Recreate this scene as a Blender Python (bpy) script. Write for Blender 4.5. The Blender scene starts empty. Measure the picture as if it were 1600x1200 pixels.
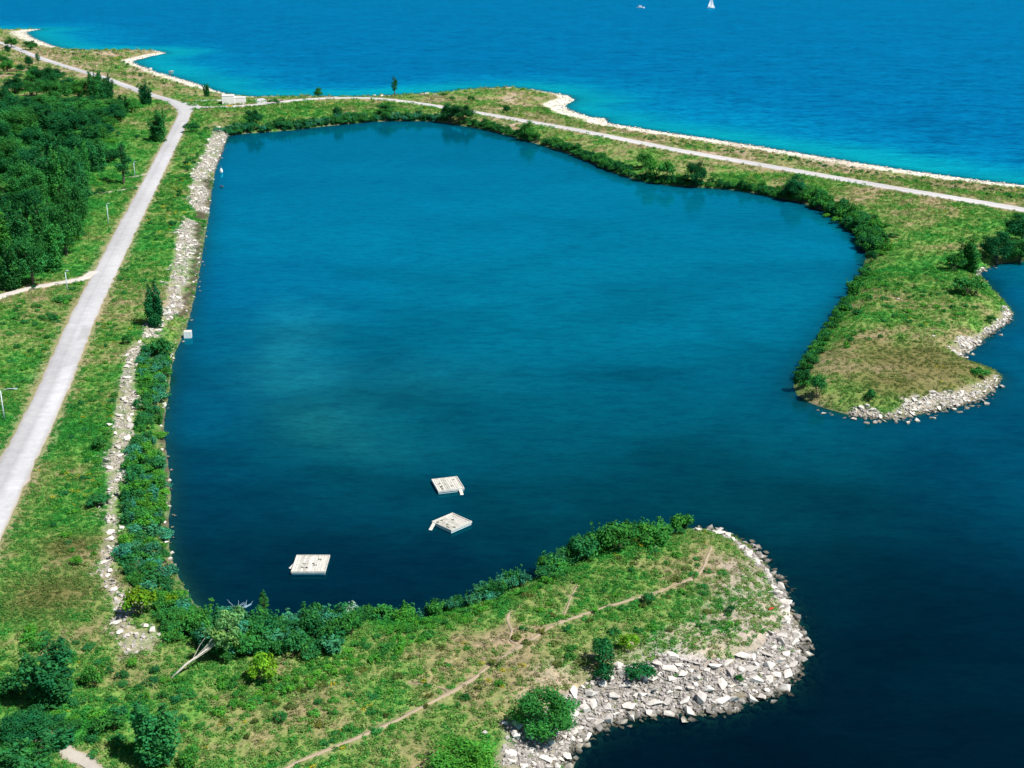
import bpy, math, random
import numpy as np
from mathutils import Vector, Matrix

# ------------------------------------------------------------------ camera
SC = bpy.context.scene
COL = SC.collection
CAM_H, PITCH, FPX = 90.0, math.radians(19.55), 2000.0
cam_d = bpy.data.cameras.new('camera')
cam = bpy.data.objects.new('camera', cam_d)
COL.objects.link(cam)
cam.location = (0, 0, CAM_H)
cam.rotation_euler = (math.radians(90) - PITCH, 0, 0)
cam_d.sensor_width = 36.0
cam_d.lens = FPX * 36.0 / 1600.0
cam_d.clip_start = 1.0
cam_d.clip_end = 60000.0
SC.camera = cam
# ------------------------------------------------------------------ sky, sun, exposure
SUN_EL, SUN_AZ = math.radians(55), math.radians(-28)      # azimuth from +x towards +y
sdir = Vector((math.cos(SUN_EL) * math.cos(SUN_AZ), math.cos(SUN_EL) * math.sin(SUN_AZ), math.sin(SUN_EL)))
world = bpy.data.worlds.new('World')
SC.world = world
world.use_nodes = True
wn = world.node_tree
sky = wn.nodes.new('ShaderNodeTexSky')
sky.sky_type = 'NISHITA'
sky.sun_disc = False
sky.sun_elevation = SUN_EL
sky.sun_rotation = math.atan2(sdir.x, sdir.y)
sky.dust_density = 0.2
sky.air_density = 1.0
sky.ozone_density = 4.0
bg = wn.nodes['Background']
wn.links.new(sky.outputs[0], bg.inputs[0])
bg.inputs[1].default_value = 0.055
sun_d = bpy.data.lights.new('sun', 'SUN')
sun_d.energy = 4.6
sun_d.angle = math.radians(0.5)
sun_d.color = (1.0, 0.96, 0.9)
sun = bpy.data.objects.new('sun', sun_d)
COL.objects.link(sun)
sun.rotation_euler = (-sdir).to_track_quat('-Z', 'Y').to_euler()
sun.location = (100, 0, 200)
vs = SC.view_settings
vs.view_transform = 'Standard'
vs.look = 'None'
vs.exposure = 0.4
vs.gamma = 1.0
vs.use_curve_mapping = False

rng = np.random.default_rng(7)
random.seed(7)
SPX, CPX = math.sin(PITCH), math.cos(PITCH)

# ------------------------------------------------------------------ helpers: maths
def ray_plane(px, z=0.0):
    """where the sight line through a photograph pixel meets the level z (n,2)->(n,2)"""
    px = np.atleast_2d(np.asarray(px, float))
    u = (px[:, 0] - 800) / FPX
    v = (px[:, 1] - 600) / FPX
    dx, dy, dz = u, CPX - v * SPX, -SPX - v * CPX
    t = (z - CAM_H) / dz
    return np.stack([dx * t, dy * t], 1)

def seg_dist(P, A, closed=False):
    """distance of points to a polyline, with the nearest segment and its parameter"""
    A = np.asarray(A, float)
    B = np.roll(A, -1, 0) if closed else A[1:]
    A0 = A if closed else A[:-1]
    best = np.full(len(P), 1e18); idx = np.zeros(len(P), int); tt = np.zeros(len(P))
    for i in range(len(A0)):
        ab = B[i] - A0[i]
        t = np.clip(((P - A0[i]) @ ab) / max(ab @ ab, 1e-9), 0, 1)
        q = P - A0[i] - t[:, None] * ab
        d = q[:, 0] ** 2 + q[:, 1] ** 2
        m = d < best
        best[m] = d[m]; idx[m] = i; tt[m] = t[m]
    return np.sqrt(best), idx, tt

def inside(P, A):
    A = np.asarray(A, float)
    B = np.roll(A, -1, 0)
    c = np.zeros(len(P), bool)
    for a, b in zip(A, B):
        if a[1] == b[1]:
            continue
        m = (a[1] > P[:, 1]) != (b[1] > P[:, 1])
        x = (b[0] - a[0]) * (P[:, 1] - a[1]) / (b[1] - a[1]) + a[0]
        c ^= m & (P[:, 0] < x)
    return c

_T = np.random.default_rng(3).random((256, 256))
def vnoise(P, s):
    q = P / s
    i = np.floor(q).astype(int); f = q - i; f = f * f * (3 - 2 * f)
    x0, y0 = i[:, 0] & 255, i[:, 1] & 255; x1, y1 = (x0 + 1) & 255, (y0 + 1) & 255
    return ((_T[x0, y0] * (1 - f[:, 0]) + _T[x1, y0] * f[:, 0]) * (1 - f[:, 1]) + (_T[x0, y1] * (1 - f[:, 0]) + _T[x1, y1] * f[:, 0]) * f[:, 1])

def fbm(P, s, o=4, seed=0):
    r = 0; a = 1; n = 0
    for k in range(o):
        r = r + a * vnoise(P + 37.3 * (k + 1) + seed * 101.7, s / 2 ** k); n += a; a *= .55
    return r / n

def sst(a, b, x):
    t = np.clip((x - a) / (b - a), 0, 1)
    return t * t * (3 - 2 * t)

# ------------------------------------------------------------------ outline of the land (traced at water level)
BAY_PX = [(800, 1420), (870, 1215), (880, 1200), (886, 1185), (900, 1162), (930, 1141), (960, 1127), (990, 1117), (1040, 1113), (1100, 1114), (1140, 1106), (1180, 1091),
 (1215, 1081), (1236, 1062), (1246, 1035), (1253, 1003), (1245, 968), (1227, 940), (1215, 912), (1196, 884), (1176, 858), (1150, 841), (1120, 831), (1080, 828), (1040, 838), (1000, 842),
 (960, 847), (920, 860), (890, 877), (850, 899), (810, 914), (770, 932), (730, 949), (690, 959), (640, 969), (600, 971), (540, 969), (480, 967), (430, 970), (390, 980), (352, 977), (322, 960),
 (300, 940), (285, 915), (272, 890), (264, 860), (262, 820), (266, 780), (264, 740), (258, 700), (255, 665), (258, 640), (264, 610), (266, 580), (275, 545), (288, 520), (297, 490), (305, 455),
 (312, 420), (318, 380), (325, 340), (330, 300), (336, 265), (347, 235), (356, 212), (380, 209), (420, 206), (460, 203), (500, 198), (540, 194), (580, 190), (620, 189), (660, 189), (690, 191),
 (720, 196), (760, 203), (800, 213), (840, 225), (880, 237), (920, 252), (960, 270), (1000, 283), (1050, 290), (1100, 293), (1150, 297), (1200, 306), (1250, 316), (1290, 331), (1320, 350),
 (1345, 375), (1355, 400), (1347, 422), (1330, 455), (1310, 485), (1290, 520), (1270, 550), (1250, 580), (1240, 603), (1246, 617), (1265, 629), (1290, 638), (1330, 649), (1365, 653), (1400, 654),
 (1440, 646), (1490, 636), (1530, 626), (1555, 606), (1566, 591), (1558, 581), (1530, 573), (1508, 562), (1502, 556), (1516, 547), (1546, 523), (1576, 502), (1583, 490), (1575, 478), (1563, 464),
 (1548, 452), (1541, 440), (1528, 432), (1532, 424), (1558, 412), (1600, 408), (1700, 402), (1850, 415), (2050, 440), (2600, 520)]
LAKE_PX = [  # x, y, width of the pale stone beach in metres
 (2600, 400, 8), (2050, 350, 9), (1800, 314, 9), (1600, 289, 9), (1560, 285, 10), (1500, 277, 11), (1440, 269, 11), (1400, 263, 11), (1340, 254, 11), (1280, 244, 11), (1200, 231, 10), (1150, 223, 10),
 (1100, 215, 10), (1050, 208, 10), (1000, 200, 10), (950, 192, 11), (945, 184, 12), (925, 183, 11), (905, 177, 12), (888, 171, 10), (884, 165, 13), (899, 156, 10), (888, 149, 7), (870, 146, 4), (830, 139, 1.5),
 (800, 136, 1), (760, 137, 1), (720, 140, 1), (700, 143, 1), (660, 146, 1), (620, 148, 1), (580, 150, 1), (540, 151, 1), (500, 150, 1), (440, 150, 2), (400, 151, 3),
 (360, 147, 9), (340, 142, 10), (318, 134, 16), (300, 128, 17), (280, 122, 17), (262, 117, 15), (245, 112, 12), (230, 106, 12), (215, 100, 14), (208, 96, 16), (222, 92, 16), (240, 87, 14), (262, 83, 10), (246, 79, 8),
 (232, 78, 6), (200, 78, 2), (150, 78, 2), (110, 77, 2), (98, 75, 14), (75, 68, 22), (60, 61, 26), (50, 56, 26), (44, 51, 28), (55, 47, 22), (72, 47, 14), (60, 45, 6), (40, 45.5, 2), (15, 46, 2), (0, 46, 2), (-100, 42, 2), (-400, 34, 2)]
BAY = ray_plane(BAY_PX)
LAKE = ray_plane([p[:2] for p in LAKE_PX])
LAKE_W = np.array([p[2] * (.55 if p[0] < 400 else 1) for p in LAKE_PX], float)
BACK = np.array([[-1600, 1400], [-1600, 40], [-300, 40], [-20, 90]], float)
LAND = np.vstack([BAY, LAKE, BACK])

RZ = 3.0   # level of the roads
MAIN_ROAD_PX = [(-60, 900), (-30, 838), (-12, 800), (12, 752), (38, 700), (86, 600), (127, 502), (177, 400), (203, 348), (228, 300), (252, 252), (276, 205), (285, 186), (288, 176), (282, 167), (268, 158), (246, 151), (228, 145.5), (180, 128),
  (150, 117.5), (100, 103), (50, 86), (25, 75), (0, 67), (-80, 48), (-200, 28)]
SHORE_ROAD_PX = [(284, 170), (300, 169), (320, 168), (350, 167), (392, 164.5), (420, 161.5), (455, 157.5), (490, 154.5), (530, 153), (565, 153), (590, 154.2), (620, 157.2), (650, 161), (687, 166.5), (745, 176), (825, 190), (900, 203), (975, 218), (1050, 233), (1100, 242), (1200, 259.5), (1300, 277), (1400, 294.5), (1500, 311), (1600, 328), (1720, 348), (1900, 380)]
LANE_PX = [(-40, 474), (0, 463), (30, 454), (70, 446), (105, 440), (132, 434), (150, 424)]
SPUR_PX = [(300, 157.5), (325, 157), (352, 156.5)]
MAIN_ROAD, SHORE_ROAD, LANE, SPUR = (ray_plane(p, RZ) for p in (MAIN_ROAD_PX, SHORE_ROAD_PX, LANE_PX, SPUR_PX))
PAD_PX = (408, 157)

def smooth_line(A, step=3.0):
    """Catmull-Rom through the points, resampled"""
    A = np.asarray(A, float)
    E = np.vstack([2 * A[0] - A[1], A, 2 * A[-1] - A[-2]])
    out = []
    for i in range(1, len(E) - 2):
        p0, p1, p2, p3 = E[i - 1], E[i], E[i + 1], E[i + 2]
        n = max(2, int(np.linalg.norm(p2 - p1) / step))
        for k in range(n):
            t = k / n
            out.append(.5 * (2 * p1 + (p2 - p0) * t + (2 * p0 - 5 * p1 + 4 * p2 - p3) * t * t + (3 * p1 - p0 - 3 * p2 + p3) * t ** 3))
    out.append(A[-1])
    return np.array(out)
MAIN_ROAD, SHORE_ROAD, LANE, SPUR = (smooth_line(a, 20.0) for a in (MAIN_ROAD, SHORE_ROAD, LANE, SPUR))

def shore(P):
    db, _, _ = seg_dist(P, BAY)
    dl, i, t = seg_dist(P, LAKE)
    w = LAKE_W[i] * (1 - t) + LAKE_W[np.minimum(i + 1, len(LAKE_W) - 1)] * t
    return db, dl, w, inside(P, LAND)

def road_dist(P):
    return np.minimum.reduce([seg_dist(P, MAIN_ROAD)[0], seg_dist(P, SHORE_ROAD)[0], seg_dist(P, LANE)[0] + 2, seg_dist(P, SPUR)[0] + 2])

def height(P, full=False):
    P = np.atleast_2d(np.asarray(P, float))
    db, dl, w, ins = shore(P)
    hb = 3.1 * (1 - (1 - np.clip(db / 11, 0, 1)) ** 2)
    hl = np.where(dl < 10, .055 * dl, .55 + 2.45 * sst(10, 48, dl))
    h = np.minimum(hb, hl)
    n = fbm(P, 30) - .5
    h = h + n * 1.6 * sst(4, 25, np.minimum(db, dl)) + (fbm(P, 5, 2, 3) - .5) * .5 * sst(1, 6, np.minimum(db, dl))
    dr = road_dist(P)
    k = sst(14, 5.5, dr)
    h = h * (1 - k) + (RZ - .05) * k
    d = np.minimum(db, dl)
    out = np.where(ins, np.maximum(h, .02 * np.minimum(d, 5)), np.maximum(-7.0, -.32 * d - .02))
    return (out, db, dl, w, ins, dr) if full else out

def ground(px):
    """photograph pixels to points on the terrain (n,3)"""
    px = np.atleast_2d(np.asarray(px, float))
    z = np.full(len(px), 2.0)
    for _ in range(7):
        z = .4 * z + .6 * ray_on(px, z)
    P = ray_each(px, z)
    return np.column_stack([P, height(P)])
def ray_each(px, z):
    u = (px[:, 0] - 800) / FPX; v = (px[:, 1] - 600) / FPX
    t = (z - CAM_H) / (-SPX - v * CPX)
    return np.stack([u * t, (CPX - v * SPX) * t], 1)
def ray_on(px, z):
    return height(ray_each(px, z))
def px_per_m(P):
    """picture scale (1600 px wide) at ground points"""
    return FPX / (P[:, 1] * CPX + CAM_H * SPX)

# ------------------------------------------------------------------ helpers: objects
def mesh_np(name, V, F, mats=(), col=None, smooth=False, fmat=None):
    """F: (n,k) int array or list of such arrays"""
    Fs = F if isinstance(F, list) else [F]
    Fs = [np.asarray(f, int) for f in Fs if len(f)]
    me = bpy.data.meshes.new(name)
    V = np.asarray(V, np.float32)
    me.vertices.add(len(V)); me.vertices.foreach_set('co', V.ravel())
    loops = np.concatenate([f.ravel() for f in Fs]).astype(np.int32)
    sizes = np.concatenate([np.full(len(f), f.shape[1]) for f in Fs]).astype(np.int32)
    me.loops.add(len(loops)); me.loops.foreach_set('vertex_index', loops)
    me.polygons.add(len(sizes))
    me.polygons.foreach_set('loop_start', np.concatenate([[0], np.cumsum(sizes)[:-1]]).astype(np.int32))
    me.polygons.foreach_set('loop_total', sizes)
    if fmat is not None:
        me.polygons.foreach_set('material_index', np.asarray(fmat, np.int32))
    me.polygons.foreach_set('use_smooth', np.full(len(sizes), smooth))
    for m in mats:
        me.materials.append(m)
    if col is not None:
        a = me.color_attributes.new('col', 'FLOAT_COLOR', 'POINT')
        c = np.ones((len(V), 4), np.float32); c[:, :col.shape[1]] = col
        a.data.foreach_set('color', c.ravel())
    me.update(); me.validate()
    return me

def link(name, me, parent=None, loc=None, rot=None, scale=None):
    o = bpy.data.objects.new(name, me)
    COL.objects.link(o)
    if parent is not None: o.parent = parent
    if loc is not None: o.location = loc
    if rot is not None: o.rotation_euler = rot
    if scale is not None: o.scale = scale
    return o

def tag(o, label=None, cat=None, group=None, kind=None):
    if label: o['label'] = label
    if cat: o['category'] = cat
    if group: o['group'] = group
    if kind: o['kind'] = kind
    return o

class MB:
    """collects boxes, tubes and prisms for one mesh"""
    def __init__(s): s.V = []; s.F4 = []; s.F3 = []; s.n = 0
    def add(s, V, F):
        V = np.asarray(V, float)
        s.V.append(V)
        for f in F:
            (s.F4 if len(f) == 4 else s.F3).append([i + s.n for i in f])
        s.n += len(V); return s
    def box(s, c, d, rz=0, tilt=0, bev=0):
        x, y, z = np.array(d) / 2
        V = np.array([[i * x, j * y, k * z] for k in (-1, 1) for j in (-1, 1) for i in (-1, 1)], float)
        if tilt:
            ct, st = math.cos(tilt), math.sin(tilt)
            V = np.column_stack([V[:, 0] * ct + V[:, 2] * st, V[:, 1], -V[:, 0] * st + V[:, 2] * ct])
        cr, sr = math.cos(rz), math.sin(rz)
        V = np.column_stack([V[:, 0] * cr - V[:, 1] * sr, V[:, 0] * sr + V[:, 1] * cr, V[:, 2]]) + np.array(c)
        return s.add(V, [(0, 2, 3, 1), (4, 5, 7, 6), (0, 1, 5, 4), (2, 6, 7, 3), (0, 4, 6, 2), (1, 3, 7, 5)])
    def tube(s, pts, rad, n=6, cap=True):
        pts = np.asarray(pts, float); rad = np.broadcast_to(rad, len(pts))
        V = []
        for i, p in enumerate(pts):
            d = pts[min(i + 1, len(pts) - 1)] - pts[max(i - 1, 0)]
            d = d / (np.linalg.norm(d) + 1e-9)
            a = np.cross(d, [0, 0, 1.0]) if abs(d[2]) < .95 else np.cross(d, [1.0, 0, 0])
            a /= np.linalg.norm(a); b = np.cross(d, a)
            for k in range(n):
                an = 2 * math.pi * k / n
                V.append(p + rad[i] * (math.cos(an) * a + math.sin(an) * b))
        F = []
        for i in range(len(pts) - 1):
            for k in range(n):
                F.append((i * n + k, i * n + (k + 1) % n, (i + 1) * n + (k + 1) % n, (i + 1) * n + k))
        if cap:
            V.append(pts[-1]); V.append(pts[0])
            e = (len(pts) - 1) * n; c = len(V) - 2
            F += [(e + k, e + (k + 1) % n, c) for k in range(n)] + [((k + 1) % n, k, c + 1) for k in range(n)]
        return s.add(V, F)
    def mesh(s, name, mat, smooth=False):
        return mesh_np(name, np.vstack(s.V), [np.array(f) for f in (s.F4, s.F3) if f], [mat] if mat else (), smooth=smooth)
    def build(s, name, mat, parent=None, loc=None, rot=None, smooth=False):
        return link(name, s.mesh(name, mat, smooth), parent, loc, rot)

def empty(name, loc, rz=0.0, scale=None):
    o = bpy.data.objects.new(name, None); COL.objects.link(o)
    o.location = loc; o.rotation_euler = (0, 0, rz); o.empty_display_size = .3
    if scale is not None: o.scale = scale
    return o

# ------------------------------------------------------------------ materials
def new_mat(name):
    m = bpy.data.materials.new(name); m.use_nodes = True
    nt = m.node_tree; nt.nodes.clear()
    out = nt.nodes.new('ShaderNodeOutputMaterial')
    return m, nt, out
def node(nt, t, **kw):
    n = nt.nodes.new(t)
    for k, v in kw.items(): setattr(n, k, v)
    return n
def mul(nt, a, b, fac=1.0, mode='MULTIPLY'):
    n = node(nt, 'ShaderNodeMix', data_type='RGBA', blend_type=mode)
    n.inputs[0].default_value = fac
    for s, v in ((6, a), (7, b)):
        if isinstance(v, (tuple, list)): n.inputs[s].default_value = (*v[:3], 1)
        else: nt.links.new(v, n.inputs[s])
    return n.outputs[2]
def noise(nt, scale, detail=4, rough=.6, coord='Object', vec=None):
    t = node(nt, 'ShaderNodeTexNoise'); t.inputs['Scale'].default_value = scale
    t.inputs['Detail'].default_value = detail; t.inputs['Roughness'].default_value = rough
    if vec is None:
        c = node(nt, 'ShaderNodeTexCoord'); vec = c.outputs[coord]
    nt.links.new(vec, t.inputs['Vector'])
    return t
def ramp(nt, fac, stops):
    r = node(nt, 'ShaderNodeValToRGB')
    e = r.color_ramp.elements
    while len(e) < len(stops): e.new(.5)
    for i, (p, c) in enumerate(stops):
        e[i].position = p; e[i].color = (*c, 1) if len(c) == 3 else c
    nt.links.new(fac, r.inputs[0])
    return r.outputs[0]

def mat_plain(name, color, rough=.8, nscale=2.0, var=.25, coord='Object', metal=0, bump=0):
    m, nt, out = new_mat(name)
    p = node(nt, 'ShaderNodeBsdfPrincipled')
    n = noise(nt, nscale, 5, .65, coord)
    lo = tuple(c * (1 - var) for c in color); hi = tuple(min(1, c * (1 + var * .6)) for c in color)
    nt.links.new(ramp(nt, n.outputs[0], [(.3, lo), (.7, hi)]), p.inputs['Base Color'])
    p.inputs['Roughness'].default_value = rough; p.inputs['Metallic'].default_value = metal
    if bump:
        b = node(nt, 'ShaderNodeBump'); b.inputs['Strength'].default_value = bump; b.inputs['Distance'].default_value = .05
        nt.links.new(n.outputs[0], b.inputs['Height']); nt.links.new(b.outputs[0], p.inputs['Normal'])
    nt.links.new(p.outputs[0], out.inputs[0])
    return m

def mat_leaf(name, instancer=False):
    m, nt, out = new_mat(name)
    a = node(nt, 'ShaderNodeAttribute', attribute_name='col')
    if instancer:
        b = node(nt, 'ShaderNodeAttribute', attribute_name='tint', attribute_type='INSTANCER').outputs['Color']
    else:
        b = node(nt, 'ShaderNodeObjectInfo').outputs['Color']
    c = mul(nt, a.outputs['Color'], b)
    d = node(nt, 'ShaderNodeBsdfDiffuse'); t = node(nt, 'ShaderNodeBsdfTranslucent')
    nt.links.new(c, d.inputs[0])
    nt.links.new(mul(nt, c, (1.0, 1.15, .55)), t.inputs[0])
    x = node(nt, 'ShaderNodeMixShader'); x.inputs[0].default_value = .28
    nt.links.new(d.outputs[0], x.inputs[1]); nt.links.new(t.outputs[0], x.inputs[2])
    nt.links.new(x.outputs[0], out.inputs[0])
    return m

def mat_stone():
    m, nt, out = new_mat('broken_stone')
    a = node(nt, 'ShaderNodeAttribute', attribute_name='col')
    oi = node(nt, 'ShaderNodeObjectInfo')
    n = noise(nt, 1.7, 6, .7)
    c = mul(nt, a.outputs['Color'], ramp(nt, n.outputs[0], [(.25, (.55, .53, .5)), (.55, (1, 1, 1)), (.8, (.9, .86, .8))]))
    c = mul(nt, c, ramp(nt, oi.outputs['Random'], [(0, (.62, .6, .6)), (.4, (.92, .9, .87)), (1, (1.08, 1.06, 1.03))]))
    gp = node(nt, 'ShaderNodeNewGeometry'); sz = node(nt, 'ShaderNodeSeparateXYZ'); nt.links.new(gp.outputs['Position'], sz.inputs[0])
    wet = node(nt, 'ShaderNodeMapRange'); wet.inputs[1].default_value = .08; wet.inputs[2].default_value = .42; nt.links.new(sz.outputs[2], wet.inputs[0])
    c = mul(nt, c, ramp(nt, wet.outputs[0], [(0, (.22, .22, .17)), (1, (1, 1, 1))]))
    p = node(nt, 'ShaderNodeBsdfPrincipled'); p.inputs['Roughness'].default_value = .9
    nt.links.new(c, p.inputs['Base Color'])
    b = node(nt, 'ShaderNodeBump'); b.inputs['Strength'].default_value = .5; b.inputs['Distance'].default_value = .08
    nt.links.new(n.outputs[0], b.inputs['Height']); nt.links.new(b.outputs[0], p.inputs['Normal'])
    nt.links.new(p.outputs[0], out.inputs[0])
    return m

def mat_ground():
    m, nt, out = new_mat('ground_soil_and_turf')
    a = node(nt, 'ShaderNodeAttribute', attribute_name='col')
    n1 = noise(nt, .9, 6, .7); n2 = noise(nt, .16, 5, .6); n3 = noise(nt, 3.2, 5, .75)
    c = mul(nt, a.outputs['Color'], ramp(nt, n1.outputs[0], [(.28, (.5, .52, .5)), (.5, (1, 1, 1)), (.72, (1.25, 1.18, 1.1))]))
    c = mul(nt, c, ramp(nt, n2.outputs[0], [(.3, (.75, .8, .7)), (.7, (1.15, 1.08, 1.05))]))
    c = mul(nt, c, ramp(nt, n3.outputs[0], [(.34, (.55, .62, .5)), (.5, (1, 1, 1)), (.66, (1.3, 1.2, 1.1))]))
    p = node(nt, 'ShaderNodeBsdfPrincipled'); p.inputs['Roughness'].default_value = 1.0
    p.inputs['Specular IOR Level'].default_value = .1
    nt.links.new(c, p.inputs['Base Color'])
    b = node(nt, 'ShaderNodeBump'); b.inputs['Strength'].default_value = .8; b.inputs['Distance'].default_value = .3
    nt.links.new(n1.outputs[0], b.inputs['Height']); nt.links.new(b.outputs[0], p.inputs['Normal'])
    nt.links.new(p.outputs[0], out.inputs[0])
    return m

def mat_water():
    m, nt, out = new_mat('lake_water')
    a = node(nt, 'ShaderNodeAttribute', attribute_name='col')       # colour of the water body, by depth, bed and a painted bay gradient
    w = node(nt, 'ShaderNodeAttribute', attribute_name='wave')      # r: clearness over the bed, g: how choppy
    sep = node(nt, 'ShaderNodeSeparateColor'); nt.links.new(w.outputs['Color'], sep.inputs[0])
    tc = node(nt, 'ShaderNodeTexCoord')
    mp = node(nt, 'ShaderNodeMapping'); mp.inputs['Rotation'].default_value = (0, 0, math.radians(12)); mp.inputs['Scale'].default_value = (.45, 1, 1)
    nt.links.new(tc.outputs['Object'], mp.inputs['Vector'])
    big = noise(nt, .10, 8, .8, vec=mp.outputs[0]); fine = noise(nt, 1.3, 5, .7, vec=mp.outputs[0]); gust = noise(nt, .018, 4, .6, vec=mp.outputs[0])
    hs = node(nt, 'ShaderNodeMath', operation='MULTIPLY'); nt.links.new(big.outputs[0], hs.inputs[0])
    k = node(nt, 'ShaderNodeMath', operation='MULTIPLY'); nt.links.new(sep.outputs[1], k.inputs[0]); k.inputs[1].default_value = 1.6
    nt.links.new(k.outputs[0], hs.inputs[1])
    k2 = node(nt, 'ShaderNodeMath', operation='MULTIPLY_ADD'); nt.links.new(fine.outputs[0], k2.inputs[0]); k2.inputs[1].default_value = .014
    nt.links.new(hs.outputs[0], k2.inputs[2])
    bp = node(nt, 'ShaderNodeBump'); bp.inputs['Strength'].default_value = 1.0; bp.inputs['Distance'].default_value = 1.0
    nt.links.new(k2.outputs[0], bp.inputs['Height'])
    c = mul(nt, a.outputs['Color'], ramp(nt, gust.outputs[0], [(.3, (.86, .88, .9)), (.7, (1.1, 1.1, 1.08))]))
    cl = ramp(nt, big.outputs[0], [(.38, (.36, .46, .62)), (.5, (1, 1, 1)), (.62, (1.3, 1.3, 1.18))])  # light and dark of the waves painted into the body colour
    cm = node(nt, 'ShaderNodeMix', data_type='RGBA', blend_type='MULTIPLY')
    nt.links.new(sep.outputs[1], cm.inputs[0]); nt.links.new(c, cm.inputs[6]); nt.links.new(cl, cm.inputs[7])
    rip = noise(nt, .42, 4, .65, vec=mp.outputs[0])
    rc = ramp(nt, rip.outputs[0], [(.36, (.42, .52, .66)), (.5, (1, 1, 1)), (.64, (1.35, 1.3, 1.2))])  # ripple shading, also painted into the colour
    cm2 = node(nt, 'ShaderNodeMix', data_type='RGBA', blend_type='MULTIPLY')
    mx = node(nt, 'ShaderNodeMath', operation='MAXIMUM'); nt.links.new(sep.outputs[1], mx.inputs[0]); mx.inputs[1].default_value = .38
    nt.links.new(mx.outputs[0], cm2.inputs[0]); nt.links.new(cm.outputs[2], cm2.inputs[6]); nt.links.new(rc, cm2.inputs[7])
    fz = mul(nt, cm2.outputs[2], ramp(nt, fine.outputs[0], [(.3, (.8, .84, .86)), (.5, (1, 1, 1)), (.7, (1.22, 1.18, 1.14))]))  # finest ripple light texture, put into the colour
    d = node(nt, 'ShaderNodeBsdfDiffuse'); nt.links.new(fz, d.inputs[0])
    t = node(nt, 'ShaderNodeBsdfTransparent'); t.inputs[0].default_value = (.25, .62, .62, 1)
    x = node(nt, 'ShaderNodeMixShader'); nt.links.new(sep.outputs[0], x.inputs[0])
    nt.links.new(d.outputs[0], x.inputs[1]); nt.links.new(t.outputs[0], x.inputs[2])
    g = node(nt, 'ShaderNodeBsdfGlossy'); g.inputs['Color'].default_value = (.015, .72, 1.0, 1); g.inputs['Roughness'].default_value = .05
    rg = node(nt, 'ShaderNodeMath', operation='MULTIPLY_ADD'); nt.links.new(sep.outputs[1], rg.inputs[0]); rg.inputs[1].default_value = .25; rg.inputs[2].default_value = .045
    nt.links.new(rg.outputs[0], g.inputs['Roughness'])
    nt.links.new(bp.outputs[0], g.inputs['Normal'])
    f = node(nt, 'ShaderNodeFresnel'); f.inputs[0].default_value = 1.33; nt.links.new(bp.outputs[0], f.inputs['Normal'])
    y = node(nt, 'ShaderNodeMixShader')
    nt.links.new(f.outputs[0], y.inputs[0]); nt.links.new(x.outputs[0], y.inputs[1]); nt.links.new(g.outputs[0], y.inputs[2])
    nt.links.new(y.outputs[0], out.inputs[0])
    return m

def mat_road():
    m, nt, out = new_mat('worn_pale_asphalt')
    a = node(nt, 'ShaderNodeAttribute', attribute_name='col')
    n1 = noise(nt, .5, 6, .7); n2 = noise(nt, 6, 3, .6)
    c = mul(nt, a.outputs['Color'], ramp(nt, n1.outputs[0], [(.3, (.84, .84, .85)), (.7, (1.08, 1.07, 1.05))]))
    c = mul(nt, c, ramp(nt, n2.outputs[0], [(.3, (.92, .92, .92)), (.7, (1.05, 1.05, 1.05))]))
    p = node(nt, 'ShaderNodeBsdfPrincipled'); p.inputs['Roughness'].default_value = .95
    nt.links.new(c, p.inputs['Base Color']); nt.links.new(p.outputs[0], out.inputs[0])
    return m

LEAF = mat_leaf('leaves'); WEED = mat_leaf('weed_leaves', True)
STONE = mat_stone(); GROUND = mat_ground(); WATER = mat_water(); ROAD = mat_road()
BARK = mat_plain('bark', (.10, .085, .065), .95, 6, .4)
PALEBARK = mat_plain('pale_bark', (.62, .58, .5), .9, 5, .25)
DEADWOOD = mat_plain('bleached_wood', (.24, .36, .44), .9, 5, .25)
RAFTWOOD = mat_plain('white_painted_wood', (.66, .63, .56), .85, 2.2, .3)
RAFTGREY = mat_plain('stained_deck_wood', (.52, .5, .44), .85, 1.8, .35)
RAFTSIDE = mat_plain('pale_raft_side', (.7, .72, .7), .8, 2, .15)
WHITEWALL = mat_plain('white_wall', (.8, .8, .78), .8, .6, .08)
ROOFING = mat_plain('pale_roofing', (.72, .72, .7), .8, 1, .1)
POLE = mat_plain('pale_pole', (.55, .66, .7), .6, 4, .1)
HULL = mat_plain('white_hull', (.82, .82, .8), .4, 1, .05)
SAIL = mat_plain('sailcloth', (.86, .85, .82), .9, .6, .06)
GLASS = mat_plain('dark_window', (.03, .05, .07), .15, 1, .1)
RED = mat_plain('red_plastic', (.75, .05, .04), .6, 4, .15)
YELLOW = mat_plain('yellow_paint', (.75, .42, .06), .7, 4, .15)
WEEDDARK = mat_plain('dark_weed', (.10, .12, .09), .9, 6, .3)
CLAY = mat_plain('reddish_rubble', (.4, .24, .2), .95, .9, .35, bump=.6)

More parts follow.
